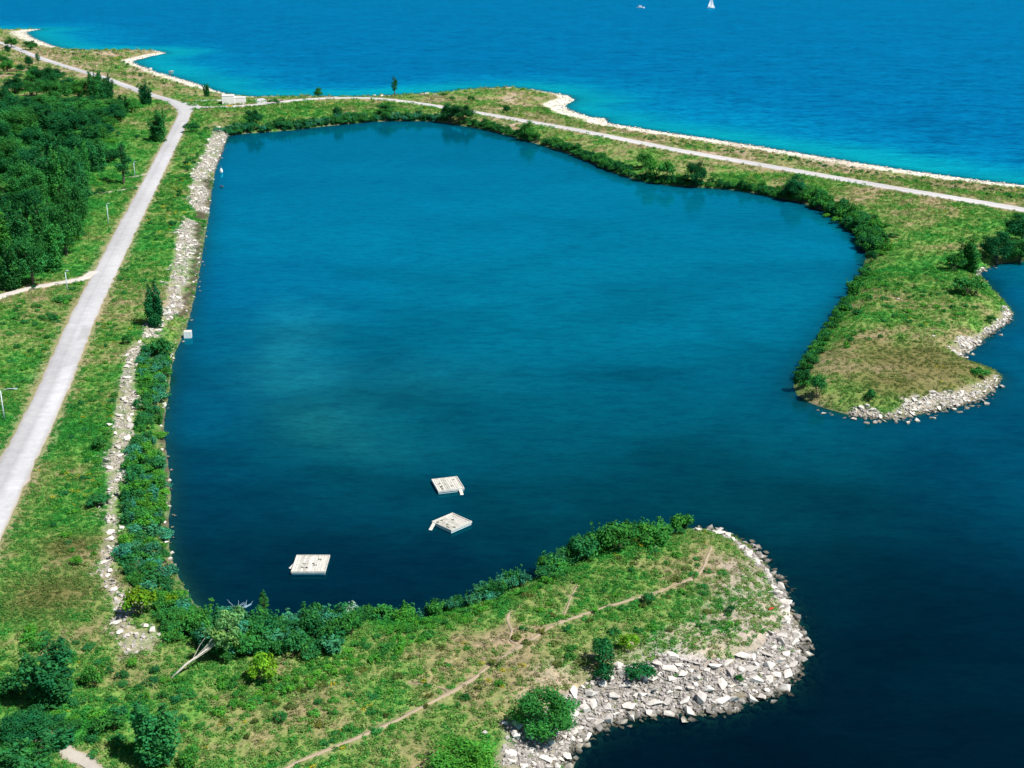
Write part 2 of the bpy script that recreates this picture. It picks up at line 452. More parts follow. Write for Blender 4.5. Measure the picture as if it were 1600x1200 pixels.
# ------------------------------------------------------------------ how lush each area is
LUSH = [(60, 300, 60, 1.0), (190, 320, 25, .72), (120, 520, 25, .72), (130, 700, 22, .74), (60, 900, 16, .66), (120, 880, 8, .6), (110, 960, 14, .72), (200, 1100, 16, .8), (270, 250, 20, .6), (240, 420, 14, .72), (20, 480, 10, .5), (150, 310, 10, .45),
 (100, 800, 10, .62), (330, 1110, 10, .85), (450, 1100, 10, .78), (600, 1010, 10, .78), (480, 1160, 10, .5), (600, 1100, 14, .36), (760, 1060, 14, .34), (700, 1010, 10, .55), (850, 950, 10, .62), (950, 880, 12, .85), (1050, 850, 9, .85), (880, 1010, 12, .42),
 (1050, 980, 12, .38), (1100, 1020, 10, .42), (1180, 930, 9, .3), (1170, 980, 8, .32), (1060, 900, 10, .62), (1130, 890, 9, .6),
 (400, 180, 40, .72), (600, 170, 40, .62), (760, 150, 70, .45), (500, 160, 30, .6), (850, 170, 40, .38), (1000, 210, 40, .38), (1200, 245, 30, .34), (1450, 285, 35, .36), (1580, 300, 30, .36), (100, 85, 90, .36), (220, 118, 50, .42), (300, 145, 30, .55),
 (900, 222, 25, .7), (1050, 255, 22, .78), (1200, 280, 22, .76), (1330, 310, 22, .66), (1450, 350, 25, .66), (1400, 380, 18, .74), (1420, 430, 16, .72), (1520, 330, 20, .62), (1430, 470, 10, .5), (1360, 480, 12, .62), (1500, 480, 12, .55), (1390, 520, 12, .58),
 (1320, 560, 10, .62), (1420, 560, 12, .46), (1460, 590, 12, .42), (1380, 600, 10, .46), (1520, 560, 10, .46), (1300, 600, 8, .66)]
_LP = ray_plane([l[:2] for l in LUSH], 2.5)
_LR = np.array([l[2] for l in LUSH], float); _LL = np.array([l[3] for l in LUSH])
def lushness(P):
    num = np.full(len(P), .6 * .02); den = np.full(len(P), .02)
    for c, r, l in zip(_LP, _LR, _LL):
        g = np.exp(-((P - c) ** 2).sum(1) / (2 * r * r)) + .02 / (1 + ((P - c) ** 2).sum(1) / (r * r))
        num += g * l; den += g
    return num / den
PAL_T = [0, .2, .38, .55, .75, 1.0]
PAL = np.array([(.46, .36, .28), (.34, .29, .17), (.275, .285, .13), (.205, .305, .09), (.14, .325, .065), (.04, .265, .045)])
def palette(t):
    t = np.clip(t, 0, 1)
    return np.stack([np.interp(t, PAL_T, PAL[:, k]) for k in range(3)], 1)

# pale rubble areas
RUB_POINT = [(772, 1215), (786, 1150), (830, 1150), (895, 1096), (930, 1080), (960, 1068), (1000, 1064), (1035, 1042), (1085, 1046), (1130, 1048), (1160, 1034), (1186, 1006), (1218, 985), (1230, 962), (1213, 932), (1202, 907), (1181, 882), (1154, 854), (1120, 840), (1076, 832),
 (1080, 823), (1120, 829), (1150, 839), (1178, 857), (1199, 884), (1219, 911), (1231, 939), (1249, 967), (1257, 1004), (1250, 1038), (1240, 1065), (1216, 1085), (1181, 1095), (1140, 1110), (1100, 1118), (1040, 1117), (990, 1121), (960, 1131), (930, 1145), (904, 1166), (890, 1190), (880, 1215)]
RUB_RIGHT = [[(1268, 629), (1330, 643), (1345, 637), (1380, 645), (1400, 640), (1420, 631), (1460, 623), (1500, 613), (1530, 600), (1554, 582), (1570, 590), (1558, 608), (1532, 629), (1490, 639), (1440, 649), (1400, 657), (1365, 656), (1330, 651), (1290, 640)],
 [(1480, 548), (1490, 536), (1530, 520), (1542, 510), (1560, 496), (1575, 478), (1586, 490), (1577, 505), (1546, 525), (1516, 550), (1500, 558)], [(1520, 428), (1530, 418), (1558, 409), (1558, 414), (1534, 426)]]
RUB_LEFT = [[(338, 203), (356, 208), (351, 232), (337, 262), (325, 278), (306, 290), (298, 285), (311, 262), (322, 240), (331, 215)], [(289, 345), (305, 350), (303, 400), (292, 450), (277, 490), (262, 512), (253, 505), (262, 460), (270, 420), (277, 380)],
 [(232, 510), (262, 511), (243, 535), (222, 542)], [(214, 545), (226, 562), (213, 600), (215, 640), (209, 690), (196, 720), (196, 760), (185, 800), (185, 850), (187, 885), (181, 940), (217, 964), (208, 1000), (252, 1010), (240, 1040), (190, 1040), (176, 960), (160, 930), (158, 880), (166, 840), (169, 800), (167, 745), (179, 700), (181, 650), (193, 600), (200, 560)], [(300, 290), (322, 285), (320, 330), (304, 335), (296, 318)]]
WRACK = [[(303, 350), (316, 345), (312, 400), (302, 450), (292, 480), (278, 500), (277, 490), (293, 450), (303, 400)], [(312, 285), (330, 275), (326, 330), (315, 345), (305, 345)], [(245, 640), (258, 640), (262, 720), (266, 790), (262, 840), (252, 830), (256, 770), (250, 700)]]
def polys(L): return [ray_plane(p, 1.0) for p in L]
RUB_POINT_W = polys([RUB_POINT])[0]; RUB_RIGHT_W = polys(RUB_RIGHT); RUB_LEFT_W = polys(RUB_LEFT); WRACK_W = polys(WRACK)

TRAILS_PX = [[(420, 1215), (480, 1185), (560, 1152), (640, 1116), (700, 1085), (740, 1060), (765, 1040), (800, 1018), (830, 1000), (868, 976), (920, 958), (960, 945), (1010, 931), (1050, 916), (1080, 905), (1098, 888), (1106, 868), (1112, 855)],
 [(874, 974), (884, 955), (892, 935), (902, 914)], [(808, 1008), (796, 1000), (800, 984), (792, 968), (800, 955)], [(802, 985), (830, 982), (865, 976)], [(700, 1086), (690, 1075), (640, 1065)]]
TRAILS = [smooth_line(ground(t)[:, :2], 1.0) for t in TRAILS_PX]
TRAIL_W = [.33, .3, .28, .22, .16]
NARROW_PX = [[(150, 303), (170, 300), (190, 297), (206, 294), (222, 290)], [(203, 277), (216, 275), (232, 271)], [(55, 1142), (85, 1162), (110, 1178), (140, 1198), (160, 1212)]]
NARROW = [smooth_line(ground(t)[:, :2], 2.0) for t in NARROW_PX]
NARROW_W = [.8, .7, .95]
def trail_clear(P):
    m = np.full(len(P), 1e9)
    for L, w in zip(TRAILS + NARROW, TRAIL_W + NARROW_W):
        m = np.minimum(m, seg_dist(P, L)[0] - w)
    return m

# ------------------------------------------------------------------ terrain and water sheets
def axis(lo, hi, fine_lo, fine_hi, step, grow, far):
    a = list(np.arange(fine_lo, fine_hi + step, step))
    s = step
    while a[-1] < hi: s *= grow; a.append(a[-1] + s)
    s = step
    b = [a[0]]
    while b[-1] > lo: s *= grow; b.append(b[-1] - s)
    return np.array([far[0]] + b[1:][::-1] + a + [far[1]])
XS = axis(-1650, 1600, -215, 215, 1.35, 1.022, (-30000, 30000))
YS = axis(60, 1500, 150, 330, 1.15, 1.0105, (-4000, 45000))
GX, GY = np.meshgrid(XS, YS)
GP = np.column_stack([GX.ravel(), GY.ravel()])
GH, GDB, GDL, GWID, GIN, GDR = height(GP, True)
nx, ny = len(XS), len(YS)
def quads(mask=None):
    i = np.arange(nx - 1)[None, :] + nx * np.arange(ny - 1)[:, None]
    F = np.stack([i, i + 1, i + nx + 1, i + nx], -1).reshape(-1, 4)
    return F if mask is None else F[mask[F].any(1)]
HGRID = GH.reshape(ny, nx)
def lookup(P, *fields):
    P = np.atleast_2d(np.asarray(P, float))
    i = np.clip(np.searchsorted(XS, P[:, 0]) - 1, 0, nx - 2); j = np.clip(np.searchsorted(YS, P[:, 1]) - 1, 0, ny - 2)
    u = (P[:, 0] - XS[i]) / (XS[i + 1] - XS[i]); v = (P[:, 1] - YS[j]) / (YS[j + 1] - YS[j])
    out = []
    for g in fields:
        g = g.reshape(ny, nx)
        out.append((g[j, i] * (1 - u) + g[j, i + 1] * u) * (1 - v) + (g[j + 1, i] * (1 - u) + g[j + 1, i + 1] * u) * v)
    return out if len(out) > 1 else out[0]
_height_exact = height
def height(P, full=False):
    if not full: return lookup(P, GH)
    h, db, dl, w, dr = lookup(P, GH, GDB, GDL, GWID, GDR)
    return h, db, dl, w, inside(np.atleast_2d(P), LAND), dr
print('grid', nx, ny)
L = lushness(GP)
patch = fbm(GP, 14, 4, 5) - .5
fine = fbm(GP, 3, 3, 9) - .5
gcol = palette(L + patch * 1.1 + fine * .65 - .08)
gcol *= (.85 + .3 * fbm(GP, 2.2, 2, 11))[:, None]
OLIVE_P = ray_plane([(1440, 588), (1400, 600), (1500, 575), (1455, 560), (1400, 560), (75, 935), (105, 860)], 2.5); OLIVE_R = [9, 7, 8, 8, 9, 4.5, 3]
def olive(P):
    m = np.zeros(len(P))
    for c, r in zip(OLIVE_P, OLIVE_R): m = np.maximum(m, np.exp(-((P - c) ** 2).sum(1) / (2 * r * r)))
    return np.clip(m * (.55 + .9 * fbm(P, 6, 3, 91)), 0, .92)[:, None]
_o = olive(GP); gcol = gcol * (1 - _o) + np.array((.17, .165, .065)) * _o
pale = np.array((.66, .61, .54))
def blend(m, c):
    global gcol
    gcol = gcol * (1 - m[:, None]) + np.asarray(c) * m[:, None]
jit = (fbm(GP, 7, 3, 21) - .5) * 8
blend(sst(1.5, -1.5, GDL - GWID - jit * .5) * GIN, np.array((.78, .755, .71)))           # lake beach
tanbank = sst(.6, .75, fbm(GP, 22, 4, 31)) * (L < .45) * .6
blend(tanbank * GIN, (.5, .43, .37))
blend(sst(5.6, 4.0, GDR + jit * .22) * .7 * GIN, (.36, .30, .2))                       # dry road verge
for w in WRACK_W: blend(inside(GP, w) * .9, (.075, .06, .05))
blend(inside(GP, RUB_POINT_W) * .7, (.37, .33, .29))
for w in RUB_RIGHT_W + RUB_LEFT_W: blend(inside(GP, w) * .6, (.36, .33, .27))
for x, y, r, c in ((1185, 925, 4.5, (.44, .385, .36)), (1165, 985, 4.0, (.43, .38, .35)), (1195, 960, 4, (.46, .40, .37)), (1060, 1046, 3.5, (.52, .51, .52)), (1165, 890, 3, (.42, .37, .34))):
    q = ray_plane([(x, y)], 2.5)[0]
    blend(np.clip(np.exp(-((GP - q) ** 2).sum(1) / (2 * r * r)) * (.5 + .9 * fbm(GP, 3, 3, 99)), 0, .9), c)
GW = GP + np.column_stack([fbm(GP, 6, 3, 83) - .5, fbm(GP, 6, 3, 85) - .5]) * 7
rub = np.zeros(len(GP), bool)
for w in RUB_RIGHT_W + RUB_LEFT_W: rub |= inside(GW, w)
blend(inside(GW, RUB_POINT_W) * .85, (.30, .28, .26))
blend(rub * sst(.3, .55, fbm(GP, 5, 3, 81)) * .9, (.42, .39, .35))
blend(sst(0.9, 0.2, trail_clear(GP)) * .5, (.4, .31, .22))
blend(((GDB < 1.0) & GIN) * .6, (.14, .12, .08))
blend((~GIN) * 1.0, (.16, .17, .13))
terrain = link('ground', mesh_np('ground', np.column_stack([GP, GH]), quads(), [GROUND], gcol, True))
tag(terrain, 'grassy landfill spit with soil, turf and lake bed', None, None, 'structure')

# water: colour follows depth and the bed, the bay also a painted light gradient
d_sh = np.minimum(GDB, GDL)
lake_side = sst(-40, 60, GDB - GDL + 0) 
deep = np.array((.0003, .122, .305)); turq = np.array((.002, .36, .44)); mid = np.array((.0004, .19, .38))
k1 = sst(115, 20, GDL + (fbm(GP, 80, 4, 41) - .5) * 90); k2 = sst(48, 3, GDL + (fbm(GP, 50, 3, 43) - .5) * 30)
lk = deep * (1 - k1[:, None]) + mid * k1[:, None]; lk = lk * (1 - k2[:, None]) + turq * k2[:, None]
BLOBS = [  # clear or weedy stretches of the bay: x, y, radius m, colour
 (800, 330, 110, (.0005, .15, .27)), (600, 250, 90, (.0005, .135, .28)), (450, 300, 50, (.0005, .115, .26)), (700, 480, 60, (.0006, .105, .185)), (1150, 380, 70, (.0005, .10, .20)), (850, 620, 28, (.0006, .075, .13)), (1000, 500, 50, (.0006, .1, .175)),
 (500, 650, 9, (.002, .088, .12)), (440, 580, 12, (.002, .078, .125)), (560, 690, 8, (.002, .075, .11)), (350, 600, 18, (.0005, .042, .13)), (350, 750, 14, (.0005, .028, .075)), (330, 450, 28, (.0004, .05, .18)), (450, 800, 14, (.0005, .028, .06)), (600, 900, 12, (.0003, .009, .028)), (400, 900, 10, (.0005, .016, .036)), (720, 900, 12, (.0004, .014, .034)),
 (700, 700, 22, (.0006, .05, .085)), (900, 750, 18, (.0006, .045, .07)), (1150, 720, 25, (.0006, .048, .07)), (1300, 800, 14, (.0005, .034, .052)), (1480, 760, 10, (.0003, .02, .055)), (1500, 650, 30, (.0004, .035, .085)), (1550, 900, 12, (.0002, .01, .032)), (1400, 900, 10, (.0003, .018, .03)), (1450, 1000, 12, (.0002, .009, .019)), (1300, 1000, 8, (.0002, .006, .016)), (1150, 1170, 14, (.0001, .002, .008)), (1500, 1150, 16, (.0002, .005, .012)),
 (900, 570, 10, (.0005, .06, .12)), (650, 640, 12, (.001, .07, .11)), (1590, 520, 15, (.0003, .03, .10)), (1590, 440, 12, (.0003, .03, .10)), (330, 850, 5, (.001, .026, .045))]
num = np.zeros((len(GP), 3)); den = np.full(len(GP), 1e-9)
wob = GP + np.column_stack([fbm(GP, 40, 4, 51) - .5, fbm(GP, 40, 4, 53) - .5]) * 40
for x, y, r, c in BLOBS:
    q = ray_plane([(x, y)])[0]
    g = np.exp(-((wob - q) ** 2).sum(1) / (2 * r * r)) + 1e-3 / (1 + ((wob - q) ** 2).sum(1) / (r * r)) ** 2
    num += g[:, None] * np.array(c); den += g
weedy = sst(.4, .72, fbm(GP * [.6, 1], 15, 5, 58) * .7 + fbm(GP, 60, 2, 59) * .3) * sst(480, 230, GP[:, 1])
by = num / den[:, None] * (.86 + .28 * fbm(GP, 16, 4, 57))[:, None] * (1.0 - .3 * weedy)[:, None] * np.array([1, 1.17, 1.02])
for x, y, rx, ry, k in ((505, 652, 7, 6, 1), (435, 560, 6, 12, .8), (440, 500, 7, 14, .6), (560, 690, 8, 5, .5), (640, 590, 12, 10, .4), (470, 600, 6, 8, .6)):
    q = ray_plane([(x, y)])[0]; e = (wob * .35 + GP * .65 - q * 1.0) / [rx, ry]
    by = by + np.exp(-(e ** 2).sum(1) / 2)[:, None] * np.array([.005, .065, .06]) * k * (.6 + .8 * fbm(GP, 5, 3, 97))[:, None]
# light gradient with distance painted into the bay colour, darker at both ends
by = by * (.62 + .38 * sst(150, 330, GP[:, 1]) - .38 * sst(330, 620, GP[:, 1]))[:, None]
is_lake = (inside(GP, np.vstack([LAKE, [[-1600, 1400], [-30000, 1400], [-30000, 46000], [30000, 46000], [30000, 300]]])))
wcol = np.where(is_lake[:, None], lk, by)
clear = np.exp(-(d_sh) / np.where(is_lake, 4.0, 2.6)) * .85
chop = np.where(is_lake, sst(0, 60, GDL) * .7 + .3, .008)
wmask = ~GIN | (d_sh < 3)
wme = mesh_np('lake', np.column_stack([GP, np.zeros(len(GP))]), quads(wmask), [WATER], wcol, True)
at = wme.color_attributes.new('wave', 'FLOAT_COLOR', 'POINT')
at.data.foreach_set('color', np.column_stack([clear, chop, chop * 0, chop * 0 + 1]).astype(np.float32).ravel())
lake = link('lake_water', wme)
tag(lake, 'blue lake and sheltered bay water', None, None, 'structure')

# ------------------------------------------------------------------ roads and trails
def ribbon(name, line, width, z_off, mat, label, colf, across=7, level=None, ragged=.25, seed=0):
    line = np.asarray(line)
    T = np.gradient(line, axis=0); T /= np.linalg.norm(T, axis=1)[:, None] + 1e-9
    N = np.column_stack([-T[:, 1], T[:, 0]])
    s = np.concatenate([[0], np.cumsum(np.linalg.norm(np.diff(line, axis=0), axis=1))])
    w = np.broadcast_to(width, len(line)).astype(float)
    u = np.linspace(-1, 1, across)
    V = []; C = []
    r = np.random.default_rng(seed)
    for i in range(len(line)):
        for j, uu in enumerate(u):
            e = w[i] * uu
            if j in (0, across - 1): e += r.normal(0, ragged) 
            V.append((*(line[i] + N[i] * e),))
            C.append(colf(uu, s[i]))
    V = np.array(V)
    z = np.full(len(V), level) if level is not None else height(V)
    z = z + z_off
    edge = np.tile(np.array([k in (0, across - 1) for k in range(across)]), len(line))
    z[edge] -= z_off + .04 if level is not None else z_off * .7
    i = np.arange(across - 1)[None, :] + across * np.arange(len(line) - 1)[:, None]
    F = np.stack([i, i + 1, i + across + 1, i + across], -1).reshape(-1, 4)
    o = link(name, mesh_np(name, np.column_stack([V, z]), F, [mat], np.array(C), True))
    return tag(o, label, None, None, 'structure')
def roadcol(base, dark=.0):
    rr = np.random.default_rng(5)
    ph = rr.random(64)
    def f(u, s):
        k = 1 + .05 * math.sin(s * .11) + .04 * math.sin(s * .037 + 2)
        if abs(u) > .95: return (.42, .37, .30)
        if u > .1: k *= .88 - dark
        if abs(abs(u) - .5) < .18: k *= 1.06
        if 30 < s < 95 and -.75 < u < -.1: k *= 1.14
        if abs(s - 118) < 5 and u < -.3: k *= .82
        return tuple(c * k for c in base)
    return f
ribbon('road', smooth_line(MAIN_ROAD, 2.5), 3.15, .06, ROAD, 'straight pale grey road running up the left side to the junction', roadcol((.50, .50, .51)), 13, RZ, .16, 1)
ribbon('road', smooth_line(SHORE_ROAD, 2.5), 3.6, .10, ROAD, 'pale road curving along the strip between bay and lake', roadcol((.55, .54, .53), -.05), 13, RZ, .25, 2)
ribbon('gravel_lane', smooth_line(LANE, 2), 1.7, .085, ROAD, 'narrow pale gravel lane branching off the straight road', lambda u, s: (.62, .58, .52), 5, RZ, .25, 3)
ribbon('gravel_spur', smooth_line(SPUR, 2), 2.6, .085, ROAD, 'short spur from the junction to the white building', lambda u, s: (.6, .57, .54), 5, RZ, .2, 4)
# flare of the junction
jp = ray_plane([(262, 155), (275, 158), (292, 161), (300, 158), (312, 166), (330, 168), (306, 171), (297, 178), (294, 190), (281, 190), (284, 178), (278, 168)], RZ)
me = mesh_np('road_junction', np.column_stack([jp, np.full(len(jp), RZ + .135)]), np.array([list(range(len(jp)))]), [ROAD], np.full((len(jp), 3), .50))
tag(link('road_junction', me), 'pale paved flare where the two roads meet', None, None, 'structure')
pp = ray_plane([(393, 156), (411, 153.5), (418, 157), (418, 161), (403, 163)], RZ)
me = mesh_np('gravel_pad', np.column_stack([pp, np.full(len(pp), RZ + .14)]), np.array([list(range(len(pp)))]), [ROAD], np.full((len(pp), 3), .55))
tag(link('gravel_pad', me), 'small pale pad beside the white building', None, None, 'structure')
TL = ['long footpath crossing the near point lengthwise', 'short footpath from the near point trail to its north shore', 'looping side trail on the near point', 'trail cut-off on the near point', 'faint side track on the near point']
for t, w, lb, k in zip(TRAILS, TRAIL_W, TL, range(9)):
    en = np.minimum(np.arange(len(t)), np.arange(len(t))[::-1])
    ww = w * (.25 + 1.1 * fbm(t, 5, 3, 61)) * (.15 + .85 * np.clip(en / 5, 0, 1))
    ribbon('dirt_trail', t, ww, .10, ROAD, lb, lambda u, s: (.42, .335, .235) if abs(u) < .9 else (.33, .29, .16), 5, None, .14, 10 + k)
TL = ['pale narrow track crossing the grass to the straight road', 'short pale stub track beside the straight road', 'pale dirt track between the trees in the bottom corner']
for t, w, lb, k in zip(NARROW, NARROW_W, TL, range(9)):
    ribbon('dirt_track', t, w * (.75 + .5 * fbm(t, 6, 2, 63)), .10, ROAD, lb, lambda u, s: (.5, .46, .4) if abs(u) < .9 else (.36, .31, .22), 5, None, .3, 20 + k)

# ------------------------------------------------------------------ foliage
def leaf_quads(C, Nrm, size, r):
    n = len(C)
    Nrm = Nrm / (np.linalg.norm(Nrm, axis=1)[:, None] + 1e-9)
    a = np.cross(Nrm, r.normal(size=(n, 3))); a /= np.linalg.norm(a, axis=1)[:, None] + 1e-9
    b = np.cross(Nrm, a)
    s = size * r.uniform(.6, 1.35, n)[:, None]
    el = r.uniform(.5, .9, n)[:, None]
    V = np.stack([C - a * s, C - b * s * el, C + a * s, C + b * s * el], 1).reshape(-1, 3)
    return V, np.arange(4 * n).reshape(-1, 4)

def crown(seed, clusters, nleaf, size, up=.45):
    """clusters: rows x,y,z,rx,rz - leaf faces spread through the volume of each"""
    r = np.random.default_rng(seed)
    cl = np.asarray(clusters, float)
    wgt = cl[:, 3] ** 2; wgt /= wgt.sum()
    k = r.choice(len(cl), nleaf, p=wgt)
    d = r.normal(size=(nleaf, 3)); d /= np.linalg.norm(d, axis=1)[:, None]
    rad = r.random(nleaf) ** .42
    C = cl[k, :3] + d * rad[:, None] * np.column_stack([cl[k, 3], cl[k, 3], cl[k, 4]])
    C[:, 2] = np.maximum(C[:, 2], .05)
    N = d * .7 + np.array([0, 0, up]) + r.normal(size=(nleaf, 3)) * .45
    V, F = leaf_quads(C, N, size, r)
    tone = r.uniform(.72, 1.28, len(cl))[k] * r.uniform(.78, 1.25, nleaf)
    yel = np.clip(r.normal(0, .5, len(cl))[k] * .5 + r.normal(0, .25, nleaf), -.6, 1)
    c = np.column_stack([tone * (1 + .5 * yel), tone * (1 + .06 * yel), tone * (1 - .3 * yel)])
    return V, F, np.repeat(np.clip(c, .2, 2), 4, 0)

def tree_kind(kind, seed):
    """returns crown mesh and trunk mesh of about unit size: height 10, width given"""
    r = np.random.default_rng(seed)
    cl = []; limbs = []
    if kind == 'poplar':       # upright, several leaders
        for k in range(r.integers(6, 9)):
            an = r.uniform(0, 6.28); rr = r.uniform(.2, 1.0) * 2.1
            top = r.uniform(6.6, 10) - rr * .5
            x0, y0 = rr * math.cos(an), rr * math.sin(an)
            limbs.append([(0, 0, r.uniform(.8, 2)), (x0 * .5, y0 * .5, 3.2), (x0, y0, top * .9)])
            for z in np.arange(.7 + rr * .25, top, .8):
                f = max(0, (z - .9) / (top - .9))
                w = 1.15 * (1 - f ** 2.2 * .7) * r.uniform(.7, 1.2)
                cl.append((x0 * (.45 + .6 * f) + r.normal(0, .22), y0 * (.45 + .6 * f) + r.normal(0, .22), z, w * .8, w * 1.05))
        n, s, w0, up = 7500, .16, 5.2, .35
    elif kind == 'round':
        for k in range(44):
            d = r.normal(size=3); d /= np.linalg.norm(d); d[2] = abs(d[2]) * 1.15 - .35
            q = r.uniform(.55, 1.0)
            p = np.array([d[0] * 3.7, d[1] * 3.7, 5.0 + d[2] * 4.0]) * 1.0
            p[:2] *= q * r.uniform(.85, 1.15); p[2] = .9 + (p[2] - .9) * q * 1.02
            w = r.uniform(.9, 1.7)
            cl.append((*p, w, w * .85))
            if k % 4 == 0: limbs.append([(0, 0, r.uniform(1.2, 2.4)), tuple(p * .55), tuple(p * .9)])
        n, s, w0, up = 7500, .175, 8.2, .5
    elif kind == 'slender':
        for z in np.arange(3.2, 9.6, .55):
            f = (z - 3) / 6.6
            w = 1.15 * math.sin(math.pi * min(1, .18 + f * .82)) + .25
            for q in range(2):
                an = r.uniform(0, 6.28)
                cl.append((w * .7 * math.cos(an), w * .7 * math.sin(an), z + r.normal(0, .2), w * .75, .7))
                limbs.append([(0, 0, z - 1.4), (w * .5 * math.cos(an), w * .5 * math.sin(an), z)])
        n, s, w0, up = 1700, .17, 3.9, .3
    V, F, c = crown(seed + 50, cl, n, s, up)
    cm = mesh_np('crown', V, F, [LEAF], c)
    tb = MB()
    lean = r.normal(0, .2, 2)
    tb.tube([(0, 0, -.6), (0, 0, .2), (lean[0] * .3, lean[1] * .3, 2.6), (lean[0], lean[1], 4.6), (lean[0] * 1.2, lean[1] * 1.2, 6.2)], [.34, .27, .2, .12, .04], 7)
    for lb in limbs: tb.tube(lb, np.linspace(.11, .03, len(lb)), 4, False)
    return cm, tb.mesh('trunk', BARK, True), w0
TREES = {k: [tree_kind(k, 100 * i + 11 * j) for j in range(n)] for i, (k, n) in enumerate((('poplar', 5), ('round', 5), ('slender', 3)))}

def shrub_mesh(seed, form):
    r = np.random.default_rng(seed)
    cl = []; tb = MB()
    if form == 'dome':      # height 3, width 4
        for k in range(17):
            an = r.uniform(0, 6.28); q = math.sqrt(r.random())
            w = r.uniform(.45, .8)
            cl.append((1.5 * q * math.cos(an), 1.5 * q * math.sin(an), .5 + (2.0 - 1.0 * q * q) * r.uniform(.55, 1.0), w, w * .8))
        n, s = 1000, .155
    elif form == 'upright':  # height 4, width 3
        for k in range(15):
            an = r.uniform(0, 6.28); q = r.random() * .95
            top = r.uniform(2.4, 3.7)
            for z in np.arange(.6, top, .7):
                w = r.uniform(.28, .5) * (1.15 - z / top * .5)
                cl.append((q * (.5 + .3 * z) * math.cos(an), q * (.5 + .3 * z) * math.sin(an), z, w, w * 1.2))
        n, s = 1200, .135
    else:                    # low: height 1.2, width 2.4
        for k in range(12):
            an = r.uniform(0, 6.28); q = math.sqrt(r.random())
            w = r.uniform(.3, .5)
            cl.append((.85 * q * math.cos(an), .85 * q * math.sin(an), .3 + .5 * (1 - q * .5) * r.uniform(.5, 1), w, w * .75))
        n, s = 420, .12
    V, F, c = crown(seed + 9, cl, n, s, .4)
    nl = len(V)
    for k in range(6):
        p = np.array(cl[r.integers(len(cl))][:3])
        tb.tube([(p[0] * .15, p[1] * .15, -.3), tuple(p * [.6, .6, .55]), tuple(p)], [.06, .04, .015], 4, False)
    V2 = np.vstack(tb.V); F2 = np.array(tb.F4) + nl
    V = np.vstack([V, V2]); c = np.vstack([c, np.ones((len(V2), 3))])
    return mesh_np('shrub', V, [np.vstack([F, F2])], [LEAF, BARK], c, False, np.concatenate([np.zeros(len(F)), np.ones(len(F2))]))
SHRUBS = {f: [shrub_mesh(500 + 31 * i + 7 * j, f) for j in range(5)] for i, f in enumerate(('dome', 'upright', 'low'))}
SH_DIM = {'dome': (3.0, 4.0), 'upright': (4.0, 3.2), 'low': (1.2, 2.5)}

TINT = {'dark': (.02, .145, .045), 'mid': (.04, .21, .05), 'teal': (.034, .20, .06), 'green': (.055, .26, .05), 'bright': (.085, .32, .04), 'lime': (.16, .35, .025), 'silver': (.36, .5, .45), 'blue': (.055, .27, .15), 'olive': (.13, .18, .045)}
def tint(k, r=.18):
    c = np.array(TINT[k]); f = 1 + rng.uniform(-r, r)
    g = rng.uniform(-.12, .12)
    return (float(c[0] * f * (1 + g)), float(c[1] * f), float(c[2] * f * (1 - g)), 1.0)

def put_tree(P, h, w, kind, tone, label, group=None, name='tree', bark=None, cat='tree'):
    cm, tm, w0 = TREES[kind][rng.integers(len(TREES[kind]))]
    o = empty(name, tuple(P), rng.uniform(0, 6.28), (w / w0, w / w0, h / 10.0))
    tag(o, label, cat, group)
    t = link('trunk', tm, o); c = link('crown', cm, o)
    c.color = tint(tone)
    return o
def put_shrub(P, h, w, form, tone, label, group=None, name='shrub', cat='shrub'):
    ms = SHRUBS[form]; h0, w0 = SH_DIM[form]
    o = link(name, ms[rng.integers(len(ms))], None, tuple(P), (0, 0, rng.uniform(0, 6.28)), (w / w0, w / w0 * rng.uniform(.85, 1.15), h / h0))
    o.color = tint(tone)
    return tag(o, label, cat, group)

def at_px(x, y): return ground([(x, y)])[0]
def m_of(P, px): return px / px_per_m(np.array([P[:2]]))[0]

